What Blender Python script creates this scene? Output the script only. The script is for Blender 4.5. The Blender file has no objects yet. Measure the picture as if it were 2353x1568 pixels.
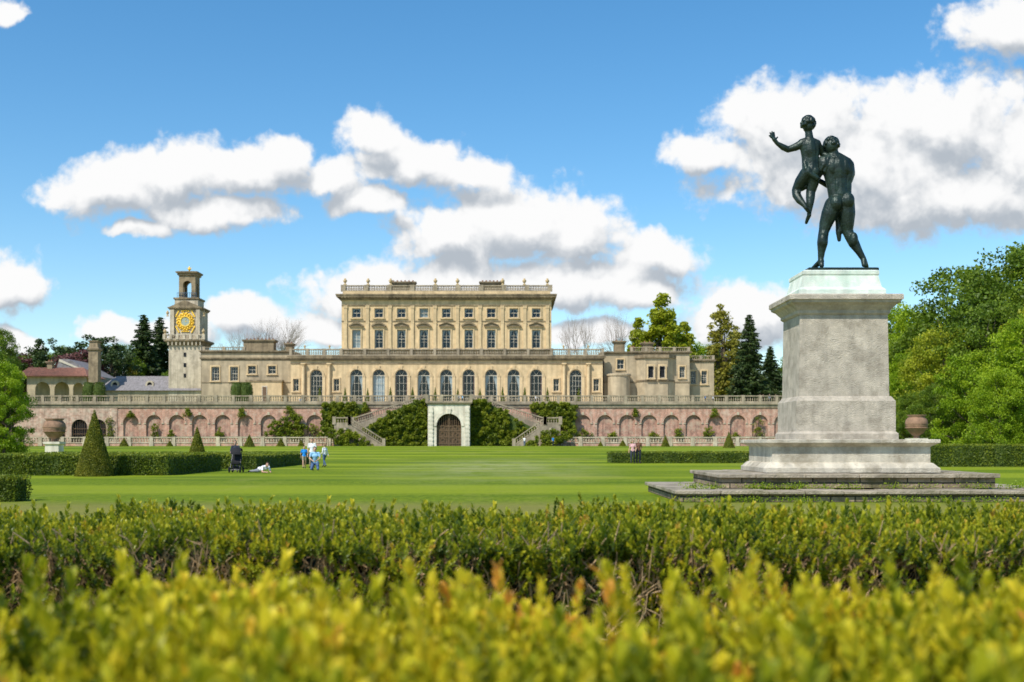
import bpy, math, random
import numpy as np
from mathutils import Vector, Matrix
random.seed(7); rng=np.random.default_rng(7)
sc=bpy.context.scene
COL=sc.collection
# survey helpers: sight-line measurements (2353-unit sheet) converted to metres at a real depth
def PX(px,d): return (px-1176.5)*d/2675.0
def PZ(py,d): return 1.5+(1018-py)*d/2675.0
# ------------------------------------------------------------------ materials
def nn(nt,t,**k):
    n=nt.nodes.new(t)
    for a,b in k.items(): setattr(n,a,b)
    return n
def mat(name,base,var=.2,scale=1.5,rough=.85,bump=.15,metal=0.,streak=0.,stain=None,fine=12.,spec=.3,stain_amt=.5,brick=None,big=.45):
    m=bpy.data.materials.new(name); m.use_nodes=True; nt=m.node_tree; nt.nodes.clear(); L=nt.links
    out=nn(nt,'ShaderNodeOutputMaterial'); b=nn(nt,'ShaderNodeBsdfPrincipled'); L.new(b.outputs[0],out.inputs[0])
    b.inputs['Roughness'].default_value=rough; b.inputs['Metallic'].default_value=metal
    b.inputs['Specular IOR Level'].default_value=spec
    tc=nn(nt,'ShaderNodeTexCoord')
    n1=nn(nt,'ShaderNodeTexNoise'); n1.inputs['Scale'].default_value=scale; n1.inputs['Detail'].default_value=7; n1.inputs['Roughness'].default_value=.65
    L.new(tc.outputs['Object'],n1.inputs['Vector'])
    r=nn(nt,'ShaderNodeMapRange'); r.inputs[1].default_value=.3; r.inputs[2].default_value=.7; r.inputs[3].default_value=1-var; r.inputs[4].default_value=1+var
    L.new(n1.outputs[0],r.inputs[0])
    src=None
    if brick:
        bt=nn(nt,'ShaderNodeTexBrick'); bt.inputs['Scale'].default_value=1.0
        bt.inputs['Color1'].default_value=(*base,1); bt.inputs['Color2'].default_value=(*brick[0],1); bt.inputs['Mortar'].default_value=(*brick[1],1)
        bt.inputs['Brick Width'].default_value=brick[2]; bt.inputs['Row Height'].default_value=brick[3]; bt.inputs['Mortar Size'].default_value=brick[4]
        cx=nn(nt,'ShaderNodeSeparateXYZ'); cc=nn(nt,'ShaderNodeCombineXYZ'); L.new(tc.outputs['Object'],cx.inputs[0])
        ad=nn(nt,'ShaderNodeMath',operation='ADD'); L.new(cx.outputs[0],ad.inputs[0]); L.new(cx.outputs[1],ad.inputs[1])
        L.new(ad.outputs[0],cc.inputs[0]); L.new(cx.outputs[2],cc.inputs[1]); L.new(cc.outputs[0],bt.inputs['Vector'])
        src=bt.outputs['Color']
    mul=nn(nt,'ShaderNodeVectorMath',operation='SCALE')
    if src: L.new(src,mul.inputs[0])
    else: mul.inputs[0].default_value=base
    L.new(r.outputs[0],mul.inputs['Scale']); cur=mul.outputs[0]
    if streak>0:
        mp=nn(nt,'ShaderNodeMapping'); mp.inputs['Scale'].default_value=(1.3,1.3,.12); L.new(tc.outputs['Object'],mp.inputs[0])
        n2=nn(nt,'ShaderNodeTexNoise'); n2.inputs['Scale'].default_value=scale*1.6; n2.inputs['Detail'].default_value=5; L.new(mp.outputs[0],n2.inputs['Vector'])
        r2=nn(nt,'ShaderNodeMapRange'); r2.inputs[1].default_value=.42; r2.inputs[2].default_value=.72; r2.inputs[3].default_value=1; r2.inputs[4].default_value=1-streak
        L.new(n2.outputs[0],r2.inputs[0])
        m2=nn(nt,'ShaderNodeVectorMath',operation='SCALE'); L.new(cur,m2.inputs[0]); L.new(r2.outputs[0],m2.inputs['Scale']); cur=m2.outputs[0]
    if stain:
        n3=nn(nt,'ShaderNodeTexNoise'); n3.inputs['Scale'].default_value=scale*big; n3.inputs['Detail'].default_value=9; n3.inputs['Roughness'].default_value=.7; L.new(tc.outputs['Object'],n3.inputs['Vector'])
        r3=nn(nt,'ShaderNodeMapRange'); r3.inputs[1].default_value=.49; r3.inputs[2].default_value=.63; r3.inputs[3].default_value=0; r3.inputs[4].default_value=stain_amt; L.new(n3.outputs[0],r3.inputs[0])
        mx=nn(nt,'ShaderNodeMix',data_type='RGBA'); L.new(r3.outputs[0],mx.inputs[0]); L.new(cur,mx.inputs[6]); mx.inputs[7].default_value=(*stain,1); cur=mx.outputs[2]
    L.new(cur,b.inputs['Base Color'])
    if bump>0:
        n4=nn(nt,'ShaderNodeTexNoise'); n4.inputs['Scale'].default_value=fine; n4.inputs['Detail'].default_value=5; L.new(tc.outputs['Object'],n4.inputs['Vector'])
        bp=nn(nt,'ShaderNodeBump'); bp.inputs['Strength'].default_value=bump; bp.inputs['Distance'].default_value=.05
        L.new(n4.outputs[0],bp.inputs['Height']); L.new(bp.outputs[0],b.inputs['Normal'])
    return m
def leafmat(name,stops,trans=.3,rough=.5,spec=.3):
    m=bpy.data.materials.new(name); m.use_nodes=True; nt=m.node_tree; nt.nodes.clear(); L=nt.links
    out=nn(nt,'ShaderNodeOutputMaterial'); b=nn(nt,'ShaderNodeBsdfPrincipled'); b.inputs['Roughness'].default_value=rough; b.inputs['Specular IOR Level'].default_value=spec
    t=nn(nt,'ShaderNodeBsdfTranslucent'); mx=nn(nt,'ShaderNodeMixShader'); mx.inputs[0].default_value=trans
    a=nn(nt,'ShaderNodeAttribute'); a.attribute_name='rnd'
    cr=nn(nt,'ShaderNodeValToRGB'); L.new(a.outputs['Fac'],cr.inputs[0])
    e=cr.color_ramp.elements
    e[0].position=stops[0][0]; e[0].color=(*stops[0][1],1); e[1].position=stops[-1][0]; e[1].color=(*stops[-1][1],1)
    for s in stops[1:-1]:
        x=e.new(s[0]); x.color=(*s[1],1)
    L.new(cr.outputs[0],b.inputs['Base Color']); L.new(cr.outputs[0],t.inputs[0])
    L.new(b.outputs[0],mx.inputs[1]); L.new(t.outputs[0],mx.inputs[2]); L.new(mx.outputs[0],out.inputs[0])
    return m
def glassmat():
    m=bpy.data.materials.new('window_glass'); m.use_nodes=True; nt=m.node_tree; nt.nodes.clear(); L=nt.links
    out=nn(nt,'ShaderNodeOutputMaterial'); g=nn(nt,'ShaderNodeBsdfGlossy'); g.inputs['Roughness'].default_value=.05; g.inputs[0].default_value=(.8,.9,1,1)
    t=nn(nt,'ShaderNodeBsdfTransparent'); t.inputs[0].default_value=(.62,.68,.72,1); mx=nn(nt,'ShaderNodeMixShader'); mx.inputs[0].default_value=.04
    L.new(t.outputs[0],mx.inputs[1]); L.new(g.outputs[0],mx.inputs[2]); L.new(mx.outputs[0],out.inputs[0]); return m
M_ST=mat('warm_limestone',(.68,.505,.285),.18,.6,streak=.32,stain=(.40,.30,.165),stain_amt=.45,bump=.15,big=.8)
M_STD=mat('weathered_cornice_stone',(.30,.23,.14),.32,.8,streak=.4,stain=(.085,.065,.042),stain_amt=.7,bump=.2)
M_STW=mat('dull_stucco',(.47,.375,.24),.2,.5,streak=.35,stain=(.27,.215,.145),stain_amt=.5,big=.8)
M_PALE=mat('pale_stone',(.56,.475,.345),.22,.8,streak=.35,stain=(.28,.23,.16),stain_amt=.6,big=.7)
M_PORT=mat('cream_portal_stone',(.78,.71,.57),.15,.8,streak=.4,stain=(.44,.39,.3),stain_amt=.5,bump=.2)
M_BAL=mat('balustrade_stone',(.38,.31,.215),.3,1.0,streak=.3,stain=(.16,.13,.09),stain_amt=.6)
M_BRICK=mat('pink_brick',(.62,.30,.205),.38,.8,streak=.42,stain=(.62,.49,.38),stain_amt=.6,brick=((.44,.19,.125),(.5,.40,.31),.24,.085,.012),big=.9)
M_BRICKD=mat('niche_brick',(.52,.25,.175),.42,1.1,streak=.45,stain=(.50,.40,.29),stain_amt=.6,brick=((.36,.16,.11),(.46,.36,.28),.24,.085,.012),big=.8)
M_DARK=mat('room_dark',(.012,.014,.017),.1,bump=0)
M_GLASS=glassmat()
M_WFR=mat('cream_window_paint',(.56,.50,.39),.1,2,rough=.5,bump=0)
M_CURT=mat('curtain_cloth',(.78,.78,.73),.12,2,rough=.9,bump=0)
M_CURR=mat('red_curtain_cloth',(.28,.09,.06),.12,2,rough=.9,bump=0)
M_GOLD=mat('gilding',(.88,.57,.07),.4,4,rough=.45,metal=.12,bump=.3)
M_SLATE=mat('grey_slate',(.225,.205,.205),.3,2.5,stain=(.13,.12,.11),stain_amt=.6,rough=.8)
M_TILE=mat('red_clay_tile',(.33,.15,.10),.3,2.5,stain=(.15,.10,.07),stain_amt=.6)
M_GATE=mat('bronze_gate',(.17,.105,.06),.3,4,rough=.5,metal=.2,bump=.5)
M_PED=mat('pedestal_granite',(.52,.455,.365),.26,2.6,streak=.18,stain=(.27,.23,.175),stain_amt=.55,bump=.8,fine=38,big=.9)
M_PEDW=mat('verdigris_white_stone',(.76,.80,.70),.14,1.3,streak=.4,stain=(.42,.60,.48),stain_amt=.7,bump=.25,fine=30)
M_PEDB=mat('pale_plinth_stone',(.60,.54,.43),.28,1.5,streak=.4,stain=(.28,.235,.165),stain_amt=.7,bump=.6,fine=32,big=.8)
M_SLAB=mat('mossy_slab_stone',(.32,.245,.16),.4,2.5,stain=(.09,.085,.035),stain_amt=.75,bump=.8,fine=14,brick=((.20,.15,.10),(.05,.045,.03),.62,.15,.02))
M_SLABT=mat('slab_coping',(.37,.31,.23),.38,1.8,streak=.2,stain=(.13,.12,.05),stain_amt=.7,bump=.7,fine=20)
M_BRZ=mat('dark_bronze',(.014,.026,.020),.4,5,rough=.42,metal=.25,stain=(.03,.06,.045),stain_amt=.6,bump=.3,fine=18,spec=.45)
M_URN=mat('brown_urn_stone',(.27,.16,.10),.3,2.5,stain=(.11,.08,.05),stain_amt=.6,bump=.4)
M_BARK=mat('bark',(.11,.085,.06),.3,6,bump=.6)
M_BARKL=mat('pale_bark',(.34,.27,.22),.25,6,bump=.3)
M_TWIG=mat('tan_twig',(.50,.34,.19),.3,20,bump=0)
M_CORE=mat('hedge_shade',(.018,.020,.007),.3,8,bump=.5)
M_CORED=mat('branch_shade',(.06,.09,.015),.3,3,bump=.5)  # dark green of the solid cores, standing in for shade behind the leaves
M_GRAV=mat('gravel',(.42,.36,.27),.2,4,bump=.3)
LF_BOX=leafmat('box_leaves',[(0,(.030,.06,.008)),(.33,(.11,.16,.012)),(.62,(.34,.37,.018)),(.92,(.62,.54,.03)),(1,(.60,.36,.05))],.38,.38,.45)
LF_BOX2=leafmat('young_box_leaves',[(0,(.08,.12,.008)),(.33,(.28,.31,.012)),(.62,(.60,.54,.02)),(.90,(.84,.66,.04)),(1,(.76,.36,.05))],.40,.42,.35)
LF_HEDGE=leafmat('clipped_leaves',[(0,(.05,.08,.008)),(.5,(.13,.18,.012)),(1,(.28,.30,.02))],.25)
LF_LIME=leafmat('lime_leaves',[(0,(.10,.18,.010)),(.5,(.24,.36,.012)),(1,(.42,.52,.02))],.42)
LF_YEL=leafmat('yellow_green_leaves',[(0,(.14,.18,.012)),(.5,(.32,.36,.018)),(1,(.50,.50,.03))],.42)
LF_GREEN=leafmat('green_leaves',[(0,(.035,.07,.008)),(.5,(.11,.18,.012)),(1,(.25,.33,.02))],.35)
LF_OLIVE=leafmat('olive_leaves',[(0,(.12,.11,.015)),(.5,(.28,.26,.03)),(1,(.46,.40,.07))],.35)
LF_DARK=leafmat('conifer_needles',[(0,(.016,.032,.01)),(.5,(.045,.078,.018)),(1,(.10,.13,.03))],.15)
LF_PURP=leafmat('copper_leaves',[(0,(.04,.018,.018)),(.5,(.13,.05,.05)),(1,(.26,.12,.1))],.25)
LF_IVY=leafmat('creeper_leaves',[(0,(.05,.08,.008)),(.5,(.17,.215,.012)),(1,(.38,.39,.03))],.3)
LF_YEW=leafmat('yew_leaves',[(0,(.08,.10,.010)),(.5,(.18,.19,.014)),(1,(.34,.30,.025))],.2)
# ------------------------------------------------------------------ objects
def props(o,label=None,category=None,group=None,kind=None):
    if label:o['label']=label
    if category:o['category']=category
    if group:o['group']=group
    if kind:o['kind']=kind
def place(o,loc,parent):
    COL.objects.link(o)
    if parent is not None:
        o.parent=parent; o.location=Vector(loc)-parent.location
    else: o.location=loc
def empty(name,loc,**k):
    o=bpy.data.objects.new(name,None); o.empty_display_size=.5; place(o,loc,None); props(o,**k); return o
class MB:
    def __init__(s,m=None):
        s.v=[];s.f=[];s.m=[];s.mats=[];s.cur=0
        if m:s.mat(m)
    def mat(s,m):
        if m not in s.mats:s.mats.append(m)
        s.cur=s.mats.index(m); return s
    def add(s,vs,fs):
        o=len(s.v); s.v+=[tuple(v) for v in vs]; s.f+=[tuple(i+o for i in f) for f in fs]; s.m+=[s.cur]*len(fs)
    def box(s,x0,x1,y0,y1,z0,z1):
        s.add([(x0,y0,z0),(x1,y0,z0),(x1,y1,z0),(x0,y1,z0),(x0,y0,z1),(x1,y0,z1),(x1,y1,z1),(x0,y1,z1)],
              [(0,3,2,1),(4,5,6,7),(0,1,5,4),(1,2,6,5),(2,3,7,6),(3,0,4,7)])
    def frust(s,cx,cy,hx0,hy0,z0,hx1,hy1,z1):
        s.add([(cx-hx0,cy-hy0,z0),(cx+hx0,cy-hy0,z0),(cx+hx0,cy+hy0,z0),(cx-hx0,cy+hy0,z0),(cx-hx1,cy-hy1,z1),(cx+hx1,cy-hy1,z1),(cx+hx1,cy+hy1,z1),(cx-hx1,cy+hy1,z1)],
              [(0,3,2,1),(4,5,6,7),(0,1,5,4),(1,2,6,5),(2,3,7,6),(3,0,4,7)])
    def profile(s,cx,cy,hx,hy,prof):
        vs=[];fs=[]
        for o,z in prof: vs+=[(cx-hx-o,cy-hy-o,z),(cx+hx+o,cy-hy-o,z),(cx+hx+o,cy+hy+o,z),(cx-hx-o,cy+hy+o,z)]
        n=len(prof)
        for i in range(n-1):
            for k in range(4):
                a=i*4+k;b=i*4+(k+1)%4; fs.append((a,b,b+4,a+4))
        fs.append((3,2,1,0)); fs.append(tuple((n-1)*4+k for k in range(4)))
        s.add(vs,fs)
    def prism(s,poly,y0,y1):
        n=len(poly); vs=[(x,y0,z) for x,z in poly]+[(x,y1,z) for x,z in poly]
        fs=[tuple(range(n)),tuple(range(2*n-1,n-1,-1))]+[(i,i+n,(i+1)%n+n,(i+1)%n) for i in range(n)]
        s.add(vs,fs)
    def prismx(s,poly,x0,x1):
        n=len(poly); vs=[(x0,y,z) for y,z in poly]+[(x1,y,z) for y,z in poly]
        fs=[tuple(range(n-1,-1,-1)),tuple(range(n,2*n))]+[(i,(i+1)%n,(i+1)%n+n,i+n) for i in range(n)]
        s.add(vs,fs)
    def tube(s,p,q,r0,r1,n=8,caps=True):
        p=Vector(p);q=Vector(q);d=(q-p)
        if d.length<1e-6:return
        d.normalize(); a=Vector((0,0,1)) if abs(d.z)<.9 else Vector((1,0,0)); u=d.cross(a).normalized(); w=d.cross(u)
        vs=[]
        for c,r in((p,r0),(q,r1)):
            for i in range(n):
                t=2*math.pi*i/n; vs.append(tuple(c+u*(r*math.cos(t))+w*(r*math.sin(t))))
        fs=[(i,(i+1)%n,(i+1)%n+n,i+n) for i in range(n)]
        if caps: fs+=[tuple(range(n-1,-1,-1)),tuple(range(n,2*n))]
        s.add(vs,fs)
    def lathe(s,prof,cx,cy,n=16):
        vs=[];fs=[]
        for r,z in prof:
            for i in range(n):
                t=2*math.pi*i/n; vs.append((cx+r*math.cos(t),cy+r*math.sin(t),z))
        for j in range(len(prof)-1):
            for i in range(n):
                a=j*n+i;b=j*n+(i+1)%n; fs.append((a,b,b+n,a+n))
        fs.append(tuple(range(n-1,-1,-1))); fs.append(tuple((len(prof)-1)*n+i for i in range(n)))
        s.add(vs,fs)
    def ring(s,cx,cz,r0,r1,y0,y1,a0=0,a1=math.pi,n=14):
        for i in range(n):
            t0=a0+(a1-a0)*i/n;t1=a0+(a1-a0)*(i+1)/n
            s.prism([(cx+r0*math.cos(t0),cz+r0*math.sin(t0)),(cx+r1*math.cos(t0),cz+r1*math.sin(t0)),(cx+r1*math.cos(t1),cz+r1*math.sin(t1)),(cx+r0*math.cos(t1),cz+r0*math.sin(t1))],y0,y1)
    def ell(s,c,r,n=10,m=7):
        vs=[];fs=[]
        for j in range(1,m):
            ph=math.pi*j/m
            for i in range(n):
                t=2*math.pi*i/n; vs.append((c[0]+r[0]*math.sin(ph)*math.cos(t),c[1]+r[1]*math.sin(ph)*math.sin(t),c[2]-r[2]*math.cos(ph)))
        vs.append((c[0],c[1],c[2]-r[2]));vs.append((c[0],c[1],c[2]+r[2])); b=len(vs)-2
        for j in range(m-2):
            for i in range(n): fs.append((j*n+i,j*n+(i+1)%n,(j+1)*n+(i+1)%n,(j+1)*n+i))
        for i in range(n): fs.append((b,(i+1)%n,i)); fs.append((b+1,(m-2)*n+i,(m-2)*n+(i+1)%n))
        s.add(vs,fs)
    def cap(s,p,q,r0,r1):
        s.tube(p,q,r0,r1,12); s.ell(p,(r0,)*3,12,8); s.ell(q,(r1,)*3,12,8)
    def mesh(s,name,loc=(0,0,0)):
        me=bpy.data.meshes.new(name)
        L=loc; me.from_pydata([(v[0]-L[0],v[1]-L[1],v[2]-L[2]) for v in s.v],[],s.f)
        for m in s.mats: me.materials.append(m)
        me.polygons.foreach_set('material_index',s.m); me.update(); return me
    def out(s,name,loc,parent=None,smooth=False,**k):
        me=s.mesh(name,loc)
        if smooth: me.polygons.foreach_set('use_smooth',[True]*len(me.polygons))
        o=bpy.data.objects.new(name,me); place(o,loc,parent); props(o,**k); return o
def wall(mb,x0,x1,z0,z1,y0,y1,ops):
    cur=x0
    for xa,xb,za,zb,ar in sorted(ops):
        if xa>cur: mb.box(cur,xa,y0,y1,z0,z1)
        if za>z0: mb.box(xa,xb,y0,y1,z0,za)
        if zb<z1: mb.box(xa,xb,y0,y1,zb,z1)
        if ar:
            cx=(xa+xb)/2;r=(xb-xa)/2;zs=zb-r;n=14
            for i in range(n):
                t0=math.pi*(1-i/n);t1=math.pi*(1-(i+1)/n)
                a=(cx+r*math.cos(t0),zs+r*math.sin(t0));b=(cx+r*math.cos(t1),zs+r*math.sin(t1))
                mb.prism([a,b,(b[0],zb),(a[0],zb)],y0,y1)
        cur=xb
    if cur<x1: mb.box(cur,x1,y0,y1,z0,z1)
def cornice(mb,x0,x1,yf,yb,z0,z1,proj,dent=0.):
    h=z1-z0
    mb.box(x0-proj*.3,x1+proj*.3,yf-proj*.3,yb,z0,z0+h*.3)
    mb.box(x0-proj*.55,x1+proj*.55,yf-proj*.55,yb,z0+h*.3,z0+h*.5)
    if dent>0:
        x=x0
        while x<x1:
            mb.box(x,x+dent*.5,yf-proj*.85,yf-proj*.552,z0+h*.32,z0+h*.498); x+=dent
    mb.box(x0-proj*.9,x1+proj*.9,yf-proj*.9,yb,z0+h*.5,z0+h*.78)
    mb.box(x0-proj,x1+proj,yf-proj,yb,z0+h*.78,z1)
def baluster(mb,x,y,z0,h,r=.1,n=6):
    mb.lathe([(r*.8,z0),(r*.5,z0+h*.12),(r,z0+h*.35),(r*.45,z0+h*.72),(r*.75,z0+h)],x,y,n)
def balustrade(mb,x0,x1,y,z0,h,pier=3.2,sp=.36,r=.1,w=.2,pw=.3):
    mb.box(x0,x1,y-w,y+w,z0,z0+h*.16); mb.box(x0,x1,y-w*1.15,y+w*1.15,z0+h*.84,z0+h)
    n=max(1,round((x1-x0)/pier)); dx=(x1-x0)/n
    for i in range(n+1):
        x=x0+i*dx; mb.box(x-pw,x+pw,y-w*1.5,y+w*1.5,z0-.002,z0+h+.06)
    for i in range(n):
        a=x0+i*dx+pw;b=x0+(i+1)*dx-pw;k=max(1,int((b-a)/sp))
        for j in range(k): baluster(mb,a+(j+.5)*(b-a)/k,y,z0+h*.16,h*.68,r)
# ---- leaves
def leafmesh(name,C,size,att,m,dirs=None,asp=.6):
    N=len(C); t=rng.normal(size=(N,3)); 
    if dirs is not None: t=dirs+t*.5
    t/=np.linalg.norm(t,axis=1)[:,None]
    s=rng.normal(size=(N,3)); s-=t*(s*t).sum(1)[:,None]
    s/=np.linalg.norm(s,axis=1)[:,None]
    sz=np.asarray(size).reshape(-1,1)*np.ones((N,1))
    V=np.stack([C-t*sz*.5,C+s*sz*.5*asp,C+t*sz*.5,C-s*sz*.5*asp],1).reshape(-1,3)
    me=bpy.data.meshes.new(name); me.vertices.add(4*N); me.vertices.foreach_set('co',V.ravel())
    me.loops.add(4*N); me.loops.foreach_set('vertex_index',np.arange(4*N,dtype=np.int32))
    me.polygons.add(N); me.polygons.foreach_set('loop_start',np.arange(0,4*N,4,dtype=np.int32))
    a=me.attributes.new('rnd','FLOAT','POINT'); a.data.foreach_set('value',np.repeat(np.clip(att,0,1),4).astype(np.float32))
    me.materials.append(m); me.update(calc_edges=True); me.validate(); return me
def clumps(P,n,sig,flat=.7):
    k=len(P); i=np.repeat(np.arange(k),n); s=np.repeat(sig,n)[:,None]
    d=rng.normal(size=(k*n,3)); d/=np.linalg.norm(d,axis=1)[:,None]; d*=(rng.random((k*n,1))**.45)
    C=P[i]+d*s*np.array([1,1,flat])
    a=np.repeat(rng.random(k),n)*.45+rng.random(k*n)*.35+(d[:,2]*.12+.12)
    return C,a
def crown_points(h,R,base,shape,k):
    P=[];S=[]
    lump=[(rng.random()*6.28,rng.random(),rng.random()*.35+.75) for _ in range(14)]
    while len(P)<k:
        t=rng.random(); a=rng.random()*6.28
        if shape=='round': r=math.sqrt(max(0,1-(abs(t-.42)/.58)**2.2)) if t>.42 else math.sqrt(max(0,1-((.42-t)/.55)**2))
        elif shape=='cone': r=(1-t)**.75*min(1,t*6+.3)
        elif shape=='column': r=math.sin(math.pi*min(1,t*.85+.12))**.6
        w=1
        for la,lt,lm in lump:
            if abs((a-la+3.14)%6.28-3.14)<.5 and abs(t-lt)<.15: w=lm*.9
        if rng.random()>r+.12: continue
        rr=R*r*w*(rng.random()**.38)
        P.append((rr*math.cos(a),rr*math.sin(a),base+(h-base)*t)); S.append(R*(.13+.12*rng.random()))
    return np.array(P),np.array(S)
def make_tree_meshes(nm,h,R,base,shape,k,n,leaf,lm,bark=M_BARK,trunkr=None):
    P,S=crown_points(h,R,base,shape,k)
    C,a=clumps(P,n,S); C[:,2]=np.maximum(C[:,2],.15)
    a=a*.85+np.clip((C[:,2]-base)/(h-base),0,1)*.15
    cm=leafmesh(nm+'_crown',C,leaf*(.6+.8*rng.random(len(C))),a,lm,asp=.65)
    mb=MB(bark); tr=trunkr or h*.022
    pts=[Vector((0,0,0))]; 
    for i in range(1,7): pts.append(Vector((rng.normal()*.02*h,rng.normal()*.02*h,h*.9*i/6)))
    for i in range(6): mb.tube(pts[i],pts[i+1],tr*(1-i/6.5)*(1.25 if i==0 else 1),tr*(1-(i+1)/6.5),8)
    for j in rng.choice(len(P),min(40,len(P)),replace=False):
        q=Vector(P[j]); zi=max(base*.6+.3,q.z*.62); i=min(5,int(zi/(h*.9)*6)); f=zi/(h*.9)*6-i; s=pts[i].lerp(pts[i+1],f)
        mid=s.lerp(q,.5)+Vector((0,0,-.02*h)); r=tr*.4*(1-zi/h)+.03
        mb.tube(s,mid,r,r*.6,5); mb.tube(mid,q,r*.6,.015,5)
    return cm,mb.mesh(nm+'_trunk')
def conifer_meshes(nm,h,R,lm,dens=1.,gap=0):
    Cs=[];As=[];D=[]; mb=MB(M_BARK); mb.tube((0,0,0),(0,0,h*.98),h*.018,.02,7)
    z=h*.06
    while z<h*.985:
        r=R*(1-z/h)**.85+.15; nb=int(7+5*rng.random()); 
        for b in range(nb):
            an=rng.random()*6.28; L=r*(.7+.4*rng.random()); n=int(max(6,L*26*dens)); t=rng.random(n)**.7
            dz=-.28*L*t**1.5+.10*L*(t>.85)
            bx=np.stack([np.cos(an)*L*t,np.sin(an)*L*t,z+dz],1)
            w=(1-t)*.28*L+.12; j=rng.normal(size=(n,3))*np.stack([w,w,w*.28],1)*.7
            Cs.append(bx+j); As.append(rng.random(n)*.5+.5*rng.random()*np.ones(n)); D.append(np.tile([np.cos(an),np.sin(an),-.35],(n,1)))
            mb.tube((0,0,z),(math.cos(an)*L*.9,math.sin(an)*L*.9,z-.22*L),.05,.01,4,False)
        z+=max(.22,h*.022)
    C=np.concatenate(Cs);C[:,2]=np.maximum(C[:,2],.1)
    cm=leafmesh(nm+'_crown',C,.42*(.6+.8*rng.random(len(C))),np.concatenate(As),lm,dirs=np.concatenate(D),asp=.4)
    return cm,mb.mesh(nm+'_trunk')
def bare_meshes(nm,h,spread=.5,depth=6):
    mt=MB(M_BARKL);mc=MB(M_BARKL)
    def br(p,d,L,r,k):
        q=p+d*L; (mt if k>=depth-1 else mc).tube(p,q,r,r*.68,5 if k>2 else 3,False)
        if k==0:return
        for i in range(3 if k>2 else 2):
            v=Vector((rng.normal(),rng.normal(),rng.normal()*.6)); v=(v-d*v.dot(d)).normalized()
            nd=(d+v*spread*(.6+.7*rng.random())+Vector((0,0,.22))).normalized()
            br(q-d*L*.25*rng.random(),nd,L*(.66+.2*rng.random()),r*.56,k-1)
    br(Vector((0,0,0)),Vector((0,0,1)),h*.24,h*.016,depth)
    return mc.mesh(nm+'_crown'),mt.mesh(nm+'_trunk')
TT={}
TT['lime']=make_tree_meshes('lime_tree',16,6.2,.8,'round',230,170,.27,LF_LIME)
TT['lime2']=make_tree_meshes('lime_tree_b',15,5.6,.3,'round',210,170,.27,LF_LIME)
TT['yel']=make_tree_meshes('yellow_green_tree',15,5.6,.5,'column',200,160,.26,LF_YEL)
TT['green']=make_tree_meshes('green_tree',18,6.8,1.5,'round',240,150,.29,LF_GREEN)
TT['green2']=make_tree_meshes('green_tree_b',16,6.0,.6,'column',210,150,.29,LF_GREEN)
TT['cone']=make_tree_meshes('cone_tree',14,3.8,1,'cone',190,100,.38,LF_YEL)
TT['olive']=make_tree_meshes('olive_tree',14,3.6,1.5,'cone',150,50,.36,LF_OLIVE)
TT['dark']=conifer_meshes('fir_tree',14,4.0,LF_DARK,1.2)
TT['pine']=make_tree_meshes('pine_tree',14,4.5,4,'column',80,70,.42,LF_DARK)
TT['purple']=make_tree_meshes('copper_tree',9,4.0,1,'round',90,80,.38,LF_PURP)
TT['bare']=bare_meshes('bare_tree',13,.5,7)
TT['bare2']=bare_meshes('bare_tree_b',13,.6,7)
TH={k:max(v.co.z for v in m[0].vertices) for k,m in TT.items()}
def zg(x,y):
    def ss(t): t=min(1,max(0,t)); return t*t*(3-2*t)
    low=.9*ss((y-95)/105.)
    if y<=225.65: return low
    side=min(ss((x+175)/45.),1-ss((x-80)/60.)); back=1-ss((y-430)/250.)
    return low*back+(9.3-.9)*side*back
def tree(kind,px,d,top,label,group,w=1.,name=None,base=None):
    x=PX(px,d); z=zg(x,d) if base is None else base; H=PZ(top,d)-z; s=H/TH[kind]
    e=empty(name or 'tree',(x,d,z),label=label,category='tree',group=group)
    e.scale=(s*w,s*w,s); e.rotation_euler=(0,0,rng.random()*6.28)
    for part,me in zip(('crown','trunk'),TT[kind]):
        o=bpy.data.objects.new(part,me); COL.objects.link(o); o.parent=e
    return e
# ------------------------------------------------------------------ ground
xs=sorted(set([-4000,-2000,-1000,-500,-300,-220]+list(range(-190,160,6))+[220,300,500,1000,2000,4000]))
ys=sorted(set([-400,-100,-20,0,10,20,30,40,50,60,70,80,90]+list(range(95,225,5))+[225.6,225.7,240,260,280,300,330,360,400,430,460,500,560,620,680,900,1500,2500,4500]))
mbg=MB()
M_GR=bpy.data.materials.new('lawn'); M_GR.use_nodes=True
nt=M_GR.node_tree; nt.nodes.clear(); L=nt.links
out=nn(nt,'ShaderNodeOutputMaterial'); b=nn(nt,'ShaderNodeBsdfPrincipled'); b.inputs['Roughness'].default_value=.85; b.inputs['Specular IOR Level'].default_value=.08; L.new(b.outputs[0],out.inputs[0])
tc=nn(nt,'ShaderNodeTexCoord')
def noise(sc_,det=6,ro=.6,mapscale=None):
    n=nn(nt,'ShaderNodeTexNoise'); n.inputs['Scale'].default_value=sc_; n.inputs['Detail'].default_value=det; n.inputs['Roughness'].default_value=ro
    if mapscale:
        mp=nn(nt,'ShaderNodeMapping'); mp.inputs['Scale'].default_value=mapscale; L.new(tc.outputs['Object'],mp.inputs[0]); L.new(mp.outputs[0],n.inputs['Vector'])
    else: L.new(tc.outputs['Object'],n.inputs['Vector'])
    return n.outputs[0]
def ramp(src,a,b_,c0,c1):
    r=nn(nt,'ShaderNodeMapRange'); r.inputs[1].default_value=a;r.inputs[2].default_value=b_;r.inputs[3].default_value=c0;r.inputs[4].default_value=c1; L.new(src,r.inputs[0]); return r.outputs[0]
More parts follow.
